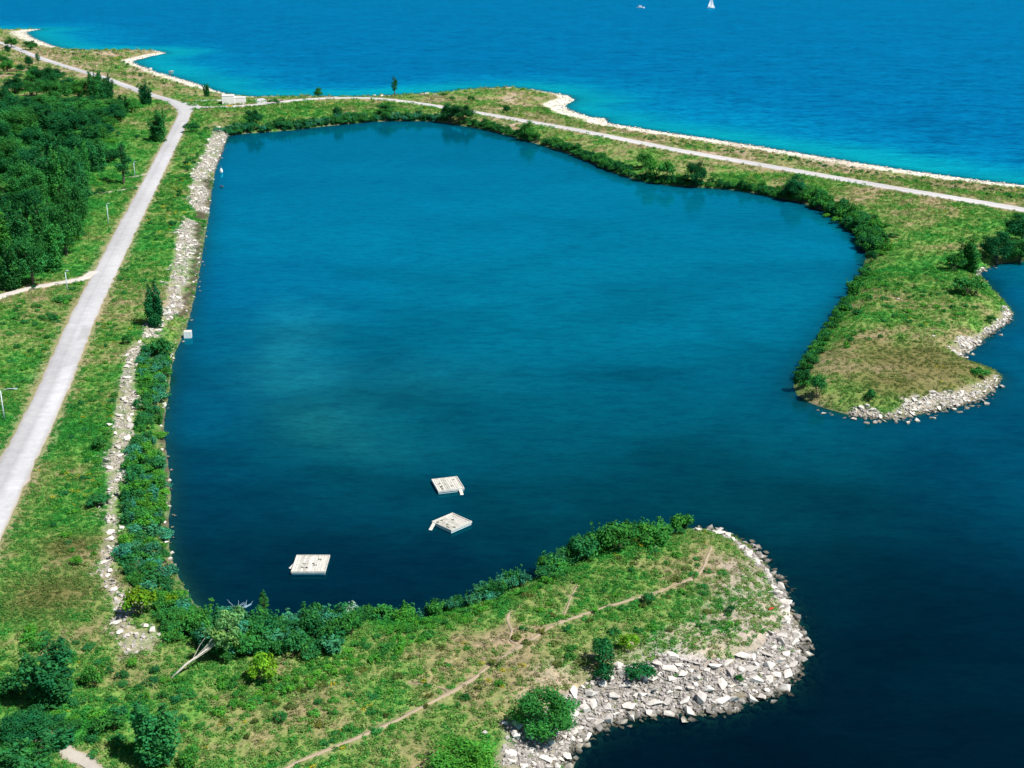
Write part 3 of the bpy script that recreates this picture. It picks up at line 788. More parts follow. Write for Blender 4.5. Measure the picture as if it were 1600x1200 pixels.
# single trees and bushes one can pick out: x, y of the foot, height px, width px, kind, tone, label
SINGLE_TREES = [
 (240, 510, 80, 44, 'poplar', 'dark', 'tall dark green tree casting a shadow beside the white rubble bank'),
 (229, 164, 42, 32, 'poplar', 'dark', 'dark tree on the inner side of the road bend above the junction'),
 (246, 221, 56, 50, 'poplar', 'mid', 'broad upright tree behind a light pole below the junction'),
 (194, 288, 66, 30, 'slender', 'teal', 'slender tree with a bare lower trunk between two stub tracks'),
 (323, 151, 24, 16, 'poplar', 'dark', 'small dark tree on the lake bank left of the white building'),
 (60, 101, 20, 9, 'slender', 'dark', 'thin dark tree rising in front of the far road'),
 (12, 84, 16, 10, 'round', 'dark', 'dark roadside tree next to the far bend of the road'),
 (18, 74, 18, 22, 'round', 'mid', 'rounded tree beyond the far road near the distant cove'),
 (48, 78, 17, 24, 'round', 'mid', 'wide bushy tree between far road and distant cove'),
 (704, 191, 34, 30, 'round', 'dark', 'dark tree hanging over the far bay shore, left one of a close pair'),
 (724, 190, 30, 34, 'round', 'dark', 'dark tree hanging over the far bay shore, right one of a close pair'),
 (791, 177, 16, 14, 'round', 'dark', 'small round tree on the lake side of the shore road'),
 (824, 219, 34, 26, 'round', 'green', 'rounded green tree between shore road and bay, mirrored in the water'),
 (617, 151, 32, 12, 'slender', 'dark', 'thin lone tree standing against the open lake'),
 (497, 153, 20, 14, 'round', 'mid', 'small ragged tree against the lake above the shore road'),
 (397, 200, 28, 28, 'round', 'dark', 'dark round tree on the far corner of the bay'),
 (528, 194, 24, 15, 'round', 'dark', 'small dark tree among the reeds of the far bay shore'),
 (602, 182, 20, 32, 'round', 'mid', 'wide low tree on the far bay shore below the road curve'),
 (1086, 294, 46, 36, 'round', 'dark', 'dark tree leaning over the water on the far right bay shore'),
 (1242, 312, 42, 42, 'round', 'dark', 'dark spreading tree at the corner where the bay shore turns'),
 (1160, 298, 24, 16, 'poplar', 'mid', 'small upright tree on the bay shore between two dark trees'),
 (1516, 426, 68, 54, 'poplar', 'mid', 'tall teal tree with drooping side beside the small pale cove'),
 (1556, 412, 60, 52, 'round', 'dark', 'round tree over the small cove, middle of the right edge group'),
 (1596, 378, 52, 56, 'round', 'dark', 'dark tree cut by the right edge below the shore road'),
 (1594, 412, 50, 48, 'round', 'mid', 'round tree at the right edge overhanging the cove'),
 (852, 1150, 92, 100, 'round', 'green', 'large bright green bushy tree above the rubble of the near point'),
 (722, 1222, 74, 120, 'round', 'bright', 'broad light green tree cut by the bottom edge beside the rubble'),
 (84, 1098, 124, 104, 'poplar', 'teal', 'big dark teal tree with a black shadow in the near corner'),
 (240, 1194, 118, 104, 'poplar', 'teal', 'big upright teal tree near the bottom edge left of the point'),
 (26, 1228, 96, 120, 'poplar', 'teal', 'teal tree cut by the bottom corner next to the pale track'),
 (42, 1152, 46, 84, 'round', 'dark', 'low dark tree below the big teal tree in the near corner'),
 (414, 968, 56, 17, 'slender', 'mid', 'slim sapling standing up at the near end of the bay'),
]
for x, y, h, w, k, tn, lb in SINGLE_TREES:
    P = at_px(x, y); put_tree(P, m_of(P, h) * 1.03, m_of(P, w), k, tn, lb)
SINGLE_SHRUBS = [
 (299, 207, 17, 34, 'dome', 'dark', 'dark rounded bush pressing against the road below the junction'), (216, 218, 9, 12, 'dome', 'dark', 'small dark ball bush left of the pole below the junction'),
 (252, 560, 38, 46, 'dome', 'mid', 'broad dark green bush at the water beside the concrete block'), (200, 537, 17, 22, 'dome', 'mid', 'small bush on the grass left of the white rubble'),
 (160, 702, 24, 30, 'dome', 'mid', 'round dark bush left of the white stones, mid bank'), (156, 790, 20, 44, 'dome', 'teal', 'wide low teal bush on the bank grass'), (120, 882, 15, 26, 'dome', 'bright', 'small bright green bush on the dry grass below the road'),
 (222, 962, 54, 60, 'dome', 'lime', 'yellow green bush at the near corner of the bay'), (268, 952, 28, 30, 'dome', 'lime', 'small yellow green bush close to the water, near corner'),
 (418, 1064, 50, 60, 'dome', 'lime', 'yellow green bush in front of the dark thicket on the near shore'), (150, 1068, 36, 52, 'dome', 'green', 'green bush right of the big teal tree'),
 (440, 1128, 22, 26, 'dome', 'mid', 'small dark bush alone in the dry grass of the near point'), (938, 1042, 52, 56, 'dome', 'dark', 'dark blue green bush beside the rubble, upper of two'), (948, 1064, 30, 42, 'dome', 'dark', 'dark bush touching the upper edge of the rubble'),
 (1000, 1066, 32, 54, 'dome', 'dark', 'wide dark bush at the top of the broken slabs'), (984, 1014, 30, 34, 'dome', 'lime', 'yellow topped bush in the middle of the near point'), (1140, 958, 14, 20, 'dome', 'dark', 'small very dark bush on the grey ground near the tip'),
 (1013, 943, 19, 28, 'dome', 'mid', 'round green bush beside the footpath on the near point'), (1154, 1066, 14, 16, 'dome', 'mid', 'tiny green bush growing among the slabs of the near point'), (546, 966, 34, 40, 'upright', 'silver', 'silvery pale bush on the near bay shore'),
 (1492, 424, 34, 34, 'dome', 'mid', 'dark bush left of the tall teal tree by the small cove'), (968, 858, 46, 66, 'dome', 'green', 'largest rounded bush of the near point hedge'), (912, 876, 42, 54, 'dome', 'teal', 'big rounded bush at the left end of the near point hedge'), (1020, 848, 32, 60, 'dome', 'green', 'wide green bush at the tip end of the near point hedge'),
 (1516, 458, 30, 64, 'dome', 'mid', 'wide low bush on the cove side of the right peninsula'), (1334, 462, 30, 32, 'upright', 'green', 'bright bush on the bay edge halfway along the right peninsula'), (1358, 470, 12, 14, 'low', 'mid', 'small dark bush in the grass of the right peninsula'),
 (1277, 620, 40, 36, 'dome', 'mid', 'dark bush at the blunt corner of the right peninsula'), (1253, 608, 34, 30, 'dome', 'dark', 'dark bush on the outermost bay corner of the right peninsula'), (1362, 624, 18, 22, 'dome', 'mid', 'green bush just above the stones of the right peninsula'),
 (1530, 586, 14, 40, 'low', 'green', 'green low bush on the small pointed lobe of the right peninsula'), (1548, 505, 16, 20, 'dome', 'mid', 'dark bush above the stones by the notch'), (1338, 492, 12, 16, 'low', 'mid', 'dark low bush near the bay edge of the right peninsula'),
 (1360, 411, 22, 22, 'dome', 'dark', 'dark bush where the right bay shore bends'), (1008, 262, 26, 32, 'dome', 'mid', 'leafy bush rising above the far right bay shore, upper one'), (1012, 280, 36, 36, 'dome', 'green', 'large leafy bush on the far right bay shore'), (1040, 285, 36, 40, 'dome', 'green', 'large light leafy bush left of the dark leaning tree'),
 (53, 452, 8, 8, 'dome', 'dark', 'tiny dark bush on the edge of the gravel lane'), (100, 470, 10, 40, 'dome', 'green', 'low green bush along the gravel lane'), (80, 500, 10, 28, 'low', 'mid', 'low dark bush on the grass below the gravel lane'), (1020, 860, 12, 20, 'low', 'green', 'low bush beside the white boulder on the near point'),
 (694, 152, 8, 14, 'dome', 'mid', 'small bush near the white boulders on the lake strip'), (706, 157, 7, 12, 'dome', 'mid', 'small bush behind the pair of dark shore trees'), (736, 158, 9, 14, 'dome', 'mid', 'bush right of the pair of dark shore trees'), (427, 163, 10, 20, 'dome', 'mid', 'dark bush in front of the reddish mound'),
 (95, 1166, 40, 64, 'upright', 'teal', 'tall teal bush beside the pale track in the near corner'), (172, 1146, 34, 56, 'dome', 'mid', 'green bush left of the big upright teal tree'), (16, 1086, 44, 66, 'upright', 'teal', 'teal bush at the left edge beside the big teal tree'), (300, 1196, 30, 50, 'dome', 'green', 'green bush at the bottom edge right of the big upright teal tree'),
 (58, 1016 + 0, 20, 30, 'low', 'green', 'low green bush left of the big teal tree'), (110, 1140, 20, 40, 'dome', 'mid', 'bush at the foot of the big teal tree'),
]
for x, y, h, w, k, tn, lb in SINGLE_SHRUBS:
    P = at_px(x, y); put_shrub(P, m_of(P, h) * 1.05, m_of(P, w), k, tn, lb)

# trees of the wood left of the straight road
WOOD_FRONT = [(18, 452, 84, 42), (52, 446, 96, 40), (82, 424, 104, 38), (104, 398, 104, 38), (118, 368, 96, 34), (126, 338, 84, 34), (132, 306, 74, 30), (38, 404, 96, 40), (70, 384, 96, 36), (96, 350, 92, 36), (10, 395, 74, 40),
 (134, 282, 62, 30), (152, 268, 52, 34), (116, 300, 76, 34), (88, 308, 80, 36), (60, 330, 70, 36)]
def ord_(k): return '%d%s' % (k, 'th' if 10 <= k % 100 <= 20 else {1: 'st', 2: 'nd', 3: 'rd'}.get(k % 10, 'th'))
for i, (x, y, h, w) in enumerate(sorted(WOOD_FRONT, key=lambda q: -q[1])):
    P = at_px(x, y)
    put_tree(P, m_of(P, h) * rng.uniform(.95, 1.1), m_of(P, w) * (1.3 if i % 3 != 1 else 1.5), 'poplar' if i % 3 != 1 else 'round', ('teal', 'mid', 'green')[i % 3], 'tall tree in the front of the wood, %s from the gravel lane' % ord_(i + 1), 'tall trees in front of the wood')
WOOD_MID = [(20, 300, 66, 48), (50, 282, 60, 46), (84, 262, 56, 50), (112, 250, 48, 44), (150, 250, 40, 34), (150, 232, 42, 40), (20, 262, 56, 44), (60, 240, 50, 44), (6, 335, 40, 40), (26, 352, 46, 34), (96, 222, 44, 44), (130, 214, 44, 46), (2, 232, 52, 40), (126, 262, 54, 44), (98, 286, 60, 48), (40, 312, 66, 50), (74, 294, 62, 48), (136, 238, 46, 44), (14, 372, 60, 46), (44, 352, 70, 46), (38, 216, 52, 40), (70, 204, 46, 36)]
for i, (x, y, h, w) in enumerate(sorted(WOOD_MID, key=lambda q: -q[1])):
    P = at_px(x, y)
    put_tree(P, m_of(P, h) * 1.05, m_of(P, w) * 1.2, 'round' if i % 3 else 'poplar', ('dark', 'mid', 'dark')[i % 3], 'broad crown in the middle of the wood, %s counting away from the tall front trees' % ord_(i + 1), 'trees in the middle of the wood')
WOOD_BACK = [(160, 156, 54, 28), (146, 157, 50, 26), (170, 154, 46, 20), (124, 156, 40, 36), (72, 140, 42, 38), (90, 160, 44, 36), (82, 128, 26, 34), (50, 128, 24, 16), (46, 104, 20, 12), (50, 118, 18, 14), (10, 162, 36, 26), (40, 142, 18, 26), (22, 165, 20, 20), (88, 192, 46, 36), (112, 190, 30, 44), (60, 170, 26, 30), (42, 178, 34, 30), (108, 172, 26, 34), (146, 200, 36, 44), (166, 200, 24, 30), (176, 190, 30, 36), (188, 186, 40, 26), (196, 178, 36, 22), (206, 176, 26, 24), (18, 190, 44, 40), (178, 172, 22, 30), (160, 214, 28, 36), (12, 112, 22, 20), (32, 112, 14, 14), (4, 100, 16, 20), (172, 254, 26, 24), (208, 168, 18, 20), (178, 252, 22, 16), (30, 200, 44, 40), (56, 194, 40, 40), (128, 184, 34, 40), (100, 206, 40, 44), (10, 210, 48, 44), (136, 172, 28, 34), (74, 176, 34, 36), (24, 146, 30, 30), (58, 150, 30, 32), (106, 146, 30, 30), (150, 182, 30, 34)]
for i, (x, y, h, w) in enumerate(WOOD_BACK):
    k_ = 1 + sum(q[1] < y or (q[1] == y and q[0] < x) for q in WOOD_BACK)
    P = at_px(x, y)
    put_tree(P, m_of(P, h), m_of(P, w) * 1.2, 'poplar' if i in (0, 1, 2, 10, 14, 21, 22) else 'round', ('dark', 'mid', 'dark', 'green')[i % 4], 'tree in the loose far part of the wood, %s counting from the far road' % ord_(k_), 'trees in the far part of the wood')

# rows of shrubs along the shores: the larger ones are things, the rest is undergrowth
def nth(k):
    return '%d%s' % (k, 'th' if 10 <= k % 100 <= 20 else {1: 'st', 2: 'nd', 3: 'rd'}.get(k % 10, 'th'))
def to_px(P):
    z = np.asarray(P[:, 1]) * CPX + (CAM_H - P[:, 2]) * SPX
    yv = P[:, 1] * SPX - (CAM_H - P[:, 2]) * CPX
    return np.column_stack([800 + FPX * P[:, 0] / z, 600 - FPX * yv / z])
UNDER = []          # undergrowth: x, y, z, form, width, height, tint
def grow(Q, z, n_obj, hm, wm, forms, tones, label, group, order, anchor):
    """order: 'right', 'left', 'near' or 'far', the way the counting goes from the anchor"""
    n = len(Q)
    hh = rng.uniform(*hm, n); ww = rng.uniform(*wm, n)
    big = set(np.argsort(-(hh * ww * px_per_m(Q) ** 2))[:n_obj])
    objs = []
    for i, (q, zz) in enumerate(zip(Q, z)):
        f = forms[rng.integers(len(forms))]; t = tones[rng.integers(len(tones))]
        p = (q[0], q[1], max(zz, 0))
        if i in big: objs.append((p, put_shrub(p, hh[i], ww[i], f, t, label, group)))
        else: UNDER.append((*p, f, ww[i], hh[i], tint(t)))
    if not objs: return
    xy = to_px(np.array([p for p, _ in objs]))
    key = {'right': xy[:, 0], 'left': -xy[:, 0], 'near': xy[:, 1], 'far': -xy[:, 1]}[order]
    for k, i in enumerate(np.argsort(key)):
        objs[i][1]['label'] = label + ', %s from %s' % (nth(k + 1), anchor)
def along(px, n, n_obj, jit_m, *a):
    L_ = smooth_line(ray_plane(px, 0), 1.0)
    Q = L_[rng.integers(len(L_), size=n * 8)] + rng.normal(0, jit_m * .7 + 1.0, (n * 8, 2))
    db, ins = lookup(Q, GDB), inside(Q, LAND)
    Q = Q[(ins & (db < .8 + 2.0 * jit_m)) | (~ins & (db < .5))][:n]
    grow(Q, height(Q), n_obj, *a)
def within(px, n, n_obj, gap, *a):
    A = ray_plane(px, 1.5); lo, hi = A.min(0), A.max(0)
    C = rng.uniform(lo, hi, (n * 40, 2)); C = C[inside(C, A)]
    C = C[lookup(C, GDR) > 5.0]
    got = np.zeros((0, 2))
    for q in C:
        if len(got) and ((got - q) ** 2).sum(1).min() < gap * gap: continue
        got = np.vstack([got, q])
        if len(got) >= n: break
    grow(got, height(got), n_obj, *a)
D, U, LO = 'dome', 'upright', 'low'
within([(232, 545), (262, 560), (258, 600), (252, 640), (248, 700), (256, 770), (252, 820), (258, 870), (270, 910), (290, 945), (305, 965), (270, 965), (222, 950), (196, 910), (194, 860), (196, 810), (204, 740), (216, 690), (222, 620), (222, 575)], 150, 62, 1.35, (1.0, 3.3), (2.4, 4.2), (D, D, U), ('teal', 'green', 'blue', 'blue', 'bright', 'teal'), 'shrub in the left bank thicket', 'thicket on the bay bank', 'near', 'the concrete block')
within([(310, 985), (350, 985), (400, 988), (450, 975), (520, 975), (560, 978), (560, 1000), (520, 1040), (470, 1050), (400, 1045), (350, 1050), (315, 1030)], 60, 32, 1.5, (1.4, 4.2), (2.4, 4.6), (D, U, D), ('mid', 'green', 'teal', 'mid', 'dark', 'blue'), 'shrub in the dense near end thicket', 'thicket at the near end of the bay', 'right', 'the leaning pale tree')
within([(255, 960), (310, 970), (310, 1010), (280, 1020), (250, 1000)], 14, 8, 1.4, (1.4, 2.4), (2.2, 3.4), (D,), ('mid', 'green'), 'green shrub behind the near corner stones', 'shrubs behind the corner stones', 'right', 'the stones')
along([(560, 975), (620, 978), (690, 966), (740, 953), (790, 934)], 44, 22, 1.0, (.9, 3.2), (1.8, 3.8), (D, U), ('green', 'teal', 'mid', 'bright', 'blue'), 'shrub in the near shore fringe', 'fringe on the near bay shore', 'right', 'the silvery bush')
along([(765, 945), (800, 925), (840, 912)], 12, 8, .8, (2.4, 4.2), (2.0, 3.0), (U,), ('mid', 'blue', 'teal'), 'tall shrub at the trail end on the near shore', 'tall shrubs at the trail end', 'right', 'the left')
along([(850, 903), (890, 885), (920, 868), (960, 855), (1000, 848), (1045, 842)], 32, 20, 1.3, (1.6, 4.4), (2.6, 5.0), (D, D, U), ('green', 'teal', 'mid'), 'rounded shrub in the near point hedge', 'hedge on the near point', 'left', 'the stone tip')
along([(360, 211), (440, 205), (500, 198), (560, 192), (620, 189), (690, 191)], 170, 40, 2.6, (1.8, 4.2), (3.4, 6.5), (D, U), ('teal', 'mid', 'dark', 'blue'), 'shrub in the far bay shore fringe', 'fringe of the far bay shore', 'right', 'the dark corner tree')
along([(700, 193), (760, 203), (840, 225), (880, 237), (930, 256), (1000, 283)], 150, 34, 1.5, (1.8, 3.8), (3, 5.4), (D,), ('mid', 'green', 'mid', 'dark'), 'shrub in the row below the shore road', 'row below the shore road', 'right', 'the dark tree pair')
along([(1000, 283), (1060, 291), (1120, 295), (1180, 302), (1250, 316)], 80, 16, 1.2, (1.6, 3.4), (2.6, 4.6), (D,), ('green', 'mid', 'dark'), 'shrub on the bank between two dark trees', 'bank between the dark trees', 'right', 'the leaning dark tree')
along([(1255, 316), (1290, 331), (1320, 350), (1346, 375), (1358, 402)], 90, 26, 2.0, (2.6, 5.2), (3.8, 6.0), (D, D, U), ('green', 'mid', 'teal'), 'tall shrub on the curving right shore', 'curving right shore shrubs', 'near', 'the spreading dark tree')
along([(1346, 425), (1330, 457), (1305, 495), (1280, 537), (1258, 570), (1240, 603)], 110, 22, .9, (1.0, 2.4), (1.8, 3.4), (D, LO), ('green', 'mid', 'teal'), 'low shrub on the bay edge of the right peninsula', 'edge of the right peninsula', 'near', 'the shore bend')
within([(1280, 330), (1360, 340), (1400, 380), (1380, 410), (1365, 400), (1350, 375), (1325, 350)], 40, 0, 2.0, (1.2, 2.8), (2.6, 4.4), (D, LO), ('green', 'bright', 'mid'), '', '', 'near', '')
within([(1010, 212), (1200, 240), (1420, 275), (1600, 300), (1600, 318), (1400, 284), (1200, 252), (1000, 222)], 90, 0, 3, (.6, 1.5), (1.2, 2.8), (LO, D), ('mid', 'dark', 'teal'), '', '', 'near', '')
within([(100, 82), (190, 82), (200, 100), (260, 122), (320, 140), (300, 152), (230, 138), (150, 110), (80, 92)], 40, 0, 5, (.8, 2.4), (1.4, 4), (LO, D, U), ('dark', 'mid'), '', '', 'near', '')
within([(300, 215), (325, 205), (310, 250), (295, 280), (285, 300), (280, 340), (262, 380), (262, 330), (285, 260)], 24, 8, 2.2, (1.0, 2.2), (1.8, 3.8), (D, LO), ('mid', 'dark', 'green'), 'bush beside the upper left stones', 'bushes by the upper stones', 'near', 'the junction')
within([(130, 500), (180, 520), (185, 600), (170, 700), (150, 800), (150, 900), (60, 860), (100, 720)], 60, 0, 1.8, (.5, 1.1), (1.1, 2.4), (LO,), ('bright', 'green', 'teal', 'bright'), '', '', 'near', '')
within([(380, 1100), (560, 1050), (760, 970), (900, 900), (1060, 870), (1130, 900), (1150, 1010), (1020, 1010), (900, 1060), (760, 1120), (500, 1190), (300, 1190)], 110, 0, 1.6, (.4, .9), (.9, 2.2), (LO,), ('bright', 'green', 'olive', 'mid', 'olive'), '', '', 'near', '')
within([(1370, 430), (1480, 430), (1500, 470), (1540, 470), (1520, 500), (1480, 520), (1330, 560), (1300, 590), (1330, 500)], 70, 0, 1.8, (.5, 1.3), (1.2, 2.8), (LO,), ('bright', 'green', 'mid'), '', '', 'near', '')
within([(170, 400), (200, 330), (230, 270), (260, 235), (290, 215), (280, 300), (250, 400), (220, 470), (180, 490)], 50, 0, 2.2, (.5, 1.2), (1.2, 2.8), (LO,), ('bright', 'green', 'mid'), '', '', 'near', '')
within([(0, 640), (0, 490), (80, 470), (130, 450), (60, 590)], 40, 0, 2.2, (.5, 1.3), (1.4, 3.2), (LO,), ('green', 'mid', 'bright'), '', '', 'near', '')
within([(0, 460), (0, 110), (60, 110), (200, 170), (170, 280), (130, 400), (60, 450)], 260, 0, 3.0, (1.0, 3.0), (2.5, 6), (LO, D, D), ('green', 'mid', 'dark', 'bright'), '', '', 'near', '')
within([(40, 1000), (200, 1040), (300, 1080), (330, 1140), (300, 1200), (60, 1200), (0, 1150)], 70, 0, 1.5, (.5, 1.4), (1.2, 2.8), (LO, LO, D), ('green', 'bright', 'mid', 'teal'), '', '', 'near', '')
within([(330, 1080), (450, 1075), (600, 1000), (740, 955), (830, 925), (900, 890), (880, 915), (760, 970), (620, 1040), (470, 1100), (340, 1140)], 90, 0, 1.3, (.5, 1.2), (1.2, 2.6), (LO,), ('bright', 'green', 'bright'), '', '', 'near', '')

# leaning pale tree in the near corner
base = at_px(268, 1060)
lt = tag(empty('leaning_tree', tuple(base)), 'leaning tree with bare pale trunk and light green top', 'tree')
mb = MB()
axis_ = np.array([6.6, 4.6, 4.2])
fork = axis_ * .52
mb.tube([-axis_ * .03, axis_ * .25 + [0, 0, .25], fork, axis_ * .8 + [0, 0, -.1], axis_ * 1.0], [.17, .15, .11, .06, .02], 7)
mb.build('trunk', PALEBARK, lt, smooth=True)
lc = []
r_ = np.random.default_rng(77)
for k in range(9):
    e = axis_ * r_.uniform(.75, 1.18) + r_.normal(0, 1.15, 3) * [1, 1, .8] + [0, 0, .7]
    s0 = axis_ * r_.uniform(.3, .75)
    MB().tube([s0, (s0 + e) / 2 + r_.normal(0, .2, 3), e], [.045, .03, .012], 5, False).build('branch', PALEBARK, lt, smooth=True)
    lc.append((*e, .85, .7)); lc.append((*(e + r_.normal(0, .6, 3)), .6, .55))
V, F, c = crown(78, lc, 2300, .16, .4)
cr = link('crown', mesh_np('crown', V, F, [LEAF], c), lt); cr.color = (.15, .34, .11, 1)
# drowned dead tree in the shallows
P = ray_plane([(361, 962)])[0]
dt = tag(empty('dead_tree', (P[0], P[1], 0)), 'bleached dead tree lying in the water at the near end of the bay', 'dead tree')
MB().tube([(-.6, -.9, .25), (.6, .6, .22), (2.2, 3.0, .12)], [.24, .2, .12], 7).build('trunk', DEADWOOD, dt, smooth=True)
for k in range(9):
    s0 = np.array([.4, .5, .2]) + np.array([1.6, 2.3, -.08]) * r_.random()
    e = s0 + np.array([r_.uniform(-2.4, 1.2), r_.uniform(.6, 2.6), r_.uniform(-.2, .35)])
    MB().tube([s0, (s0 + e) / 2 + r_.normal(0, .12, 3), e], [.08, .05, .02], 5, False).build('branch', DEADWOOD, dt, smooth=True)

# ------------------------------------------------------------------ stones
def stone_mesh(seed, flat):
    r = np.random.default_rng(seed)
    import bmesh
    bm = bmesh.new()
    for _ in range(13):
        d = r.normal(size=3); d /= np.abs(d).max() ** .75 * np.linalg.norm(d) ** .25
        bm.verts.new(Vector(d * np.array([.5, .5 * r.uniform(.6, .95), .5 * flat]) * r.uniform(.85, 1.0)))
    bmesh.ops.convex_hull(bm, input=bm.verts)
    for v in [v for v in bm.verts if not v.link_faces]: bm.verts.remove(v)
    bmesh.ops.triangulate(bm, faces=bm.faces)
    bm.verts.index_update()
    V = np.array([v.co[:] for v in bm.verts]); F = np.array([[v.index for v in f.verts] for f in bm.faces])
    bm.free()
    return V, F
STONES = [stone_mesh(900 + k, (.35, .5, .65, .8)[k % 4]) for k in range(14)]
STONE_ME = [mesh_np('stone', V, F, [STONE], np.full((len(V), 3), 1.0) * np.array([.80, .765, .71])) for V, F in STONES]

def scatter_poly(A, n):
    lo, hi = A.min(0), A.max(0); out = np.zeros((0, 2))
    while len(out) < n:
        q = rng.uniform(lo - 2, hi + 2, (n * 3, 2))
        qw = q + np.column_stack([fbm(q, 6, 3, 83) - .5, fbm(q, 6, 3, 85) - .5]) * 5
        q = q[inside(qw, A) & (rng.random(len(q)) < .4 + sst(.35, .55, fbm(q, 5, 3, 81)))]
        out = np.vstack([out, q])
    return out[:n]
def stone_mass(name, Q, size, parent, shade=1.0, sink=.15):
    z = height(Q)
    Vs = []; Fs = []; Cs = []; n = 0
    for q, zz, s in zip(Q, z, size):
        V, F = STONES[rng.integers(len(STONES))]
        a = rng.uniform(0, 6.28); t = rng.normal(0, .25)
        ca, sa, ct, st = math.cos(a), math.sin(a), math.cos(t), math.sin(t)
        W = V * s * np.array([1, 1, rng.uniform(.7, 1.2)])
        W = np.column_stack([W[:, 0] * ct + W[:, 2] * st, W[:, 1], -W[:, 0] * st + W[:, 2] * ct])
        W = np.column_stack([W[:, 0] * ca - W[:, 1] * sa, W[:, 0] * sa + W[:, 1] * ca, W[:, 2]]) + [q[0], q[1], zz + s * sink]
        Vs.append(W); Fs.append(F + n); n += len(W)
        c = np.array([.78, .745, .69]) * rng.uniform(.5, 1.08) * shade
        Cs.append(np.tile(c, (len(W), 1)))
    o = link(name, mesh_np(name, np.vstack(Vs), np.vstack(Fs), [STONE], np.vstack(Cs)), parent)
    o['kind'] = 'stuff'
    return o
def stones(bank, Q, size, slab=0):
    z = height(Q)
    for i, (q, zz, s) in enumerate(zip(Q, z, size)):
        k = rng.integers(len(STONE_ME))
        sc = [s, s, s * rng.uniform(.7, 1.1)]
        if rng.random() < slab: sc = [s * 1.35, s * .85, s * .4]
        link('stone', STONE_ME[k], bank, (q[0], q[1], max(zz, -.3) + s * .16), (rng.normal(0, .22), rng.normal(0, .22), rng.uniform(0, 6.28)), sc)
def spaced(Q, size, n, f=.62):
    keep = []
    for i in np.argsort(-size):
        if all((Q[i, 0] - Q[j, 0]) ** 2 + (Q[i, 1] - Q[j, 1]) ** 2 > (f * (size[i] + size[j]) / 2 * 1.3) ** 2 for j in keep): keep.append(i)
        if len(keep) >= n: break
    return np.array(keep)
def settle(root, c):
    root.location = c
    for ch in bpy.data.objects:
        if ch.parent == root: ch.location -= Vector(c)
def bank(name, label, polys_, n_big, big, n_small, small, slab=0.0):
    root = tag(empty(name, (0, 0, 0)), label, 'stone bank')
    ar = np.array([abs(np.sum(p[:, 0] * np.roll(p[:, 1], -1) - p[:, 1] * np.roll(p[:, 0], -1))) / 2 for p in polys_])
    Qb = np.vstack([scatter_poly(p, max(3, int(n_big * 3 * a / ar.sum()))) for p, a in zip(polys_, ar)])
    sb = rng.uniform(0, 1, len(Qb)) ** 2.2 * (big[1] - big[0]) + big[0]
    k = spaced(Qb, sb, n_big)
    stones(root, Qb[k], sb[k], slab)
    Qs = np.vstack([scatter_poly(p, max(3, int(n_small * a / ar.sum()))) for p, a in zip(polys_, ar)])
    stone_mass('rubble', Qs, rng.uniform(0, 1, len(Qs)) ** 1.8 * (small[1] - small[0]) + small[0], root)
    settle(root, (*polys_[0].mean(0), 0))
    return root
bank('stone_bank', 'broad bank of pale broken slabs around the tip of the near point', [RUB_POINT_W], 300, (.7, 1.95), 7500, (.22, .8), .45)
bank('stone_bank', 'band of white stones along the shores of the right peninsula', RUB_RIGHT_W, 220, (.65, 1.6), 3000, (.25, .8), .3)
bank('stone_bank', 'broken white stone band along the left bank of the bay', RUB_LEFT_W, 280, (.7, 1.8), 6500, (.25, .85), .3)
# stones at the water line of the left bank and drowned ones off the near point
wl = smooth_line(ray_plane([p for p in BAY_PX if 250 < p[0] < 360 and 200 < p[1] < 960]), 1.0)
root = tag(empty('stone_edge', (0, 0, 0)), 'thin line of small stones where the left bank meets the bay', 'stone edge')
Q = wl[rng.integers(len(wl), size=420)] + rng.normal(0, .7, (420, 2))
stones(root, Q[:110], rng.uniform(.45, 1.15, 110)); stone_mass('rubble', Q[110:], rng.uniform(.2, .55, 310), root); settle(root, (*wl.mean(0), 0))
nl = smooth_line(ray_plane([p for p in BAY_PX[2:23]]), 1.0)
root = tag(empty('drowned_stones', (0, 0, 0)), 'dim stones under the dark water off the near point', 'stones', None, 'stuff')
Q = nl[rng.integers(len(nl), size=900)] + rng.normal(0, 2.4, (900, 2))
Q = Q[~inside(Q, LAND)]
stone_mass('rubble', Q, rng.uniform(.4, 1.6, len(Q)), root, .55)
# lake beach
lb = smooth_line(LAKE, 2.0); lw = np.interp(np.linspace(0, 1, len(lb)), np.linspace(0, 1, len(LAKE_W)), LAKE_W)
_, li, lt_ = seg_dist(lb, LAKE); lw = LAKE_W[li]
pick = rng.choice(len(lb), 5200, p=lw / lw.sum())
Q = lb[pick] + rng.normal(0, 1, (5200, 2)) * (lw[pick] * .5)[:, None]
_, db, dl, w_, ins, _ = height(Q, True)
Q = Q[(ins & (dl < w_ * 1.15)) | (~ins & (dl < 3))]
Q = Q[(Q[:, 1] < 1400)]
beach = stone_mass('beach_stones', Q, rng.uniform(.35, 1.25, len(Q)), None, 1.1)
tag(beach, 'pale stones and rubble heaped along the lake beach', None, None, 'stuff')

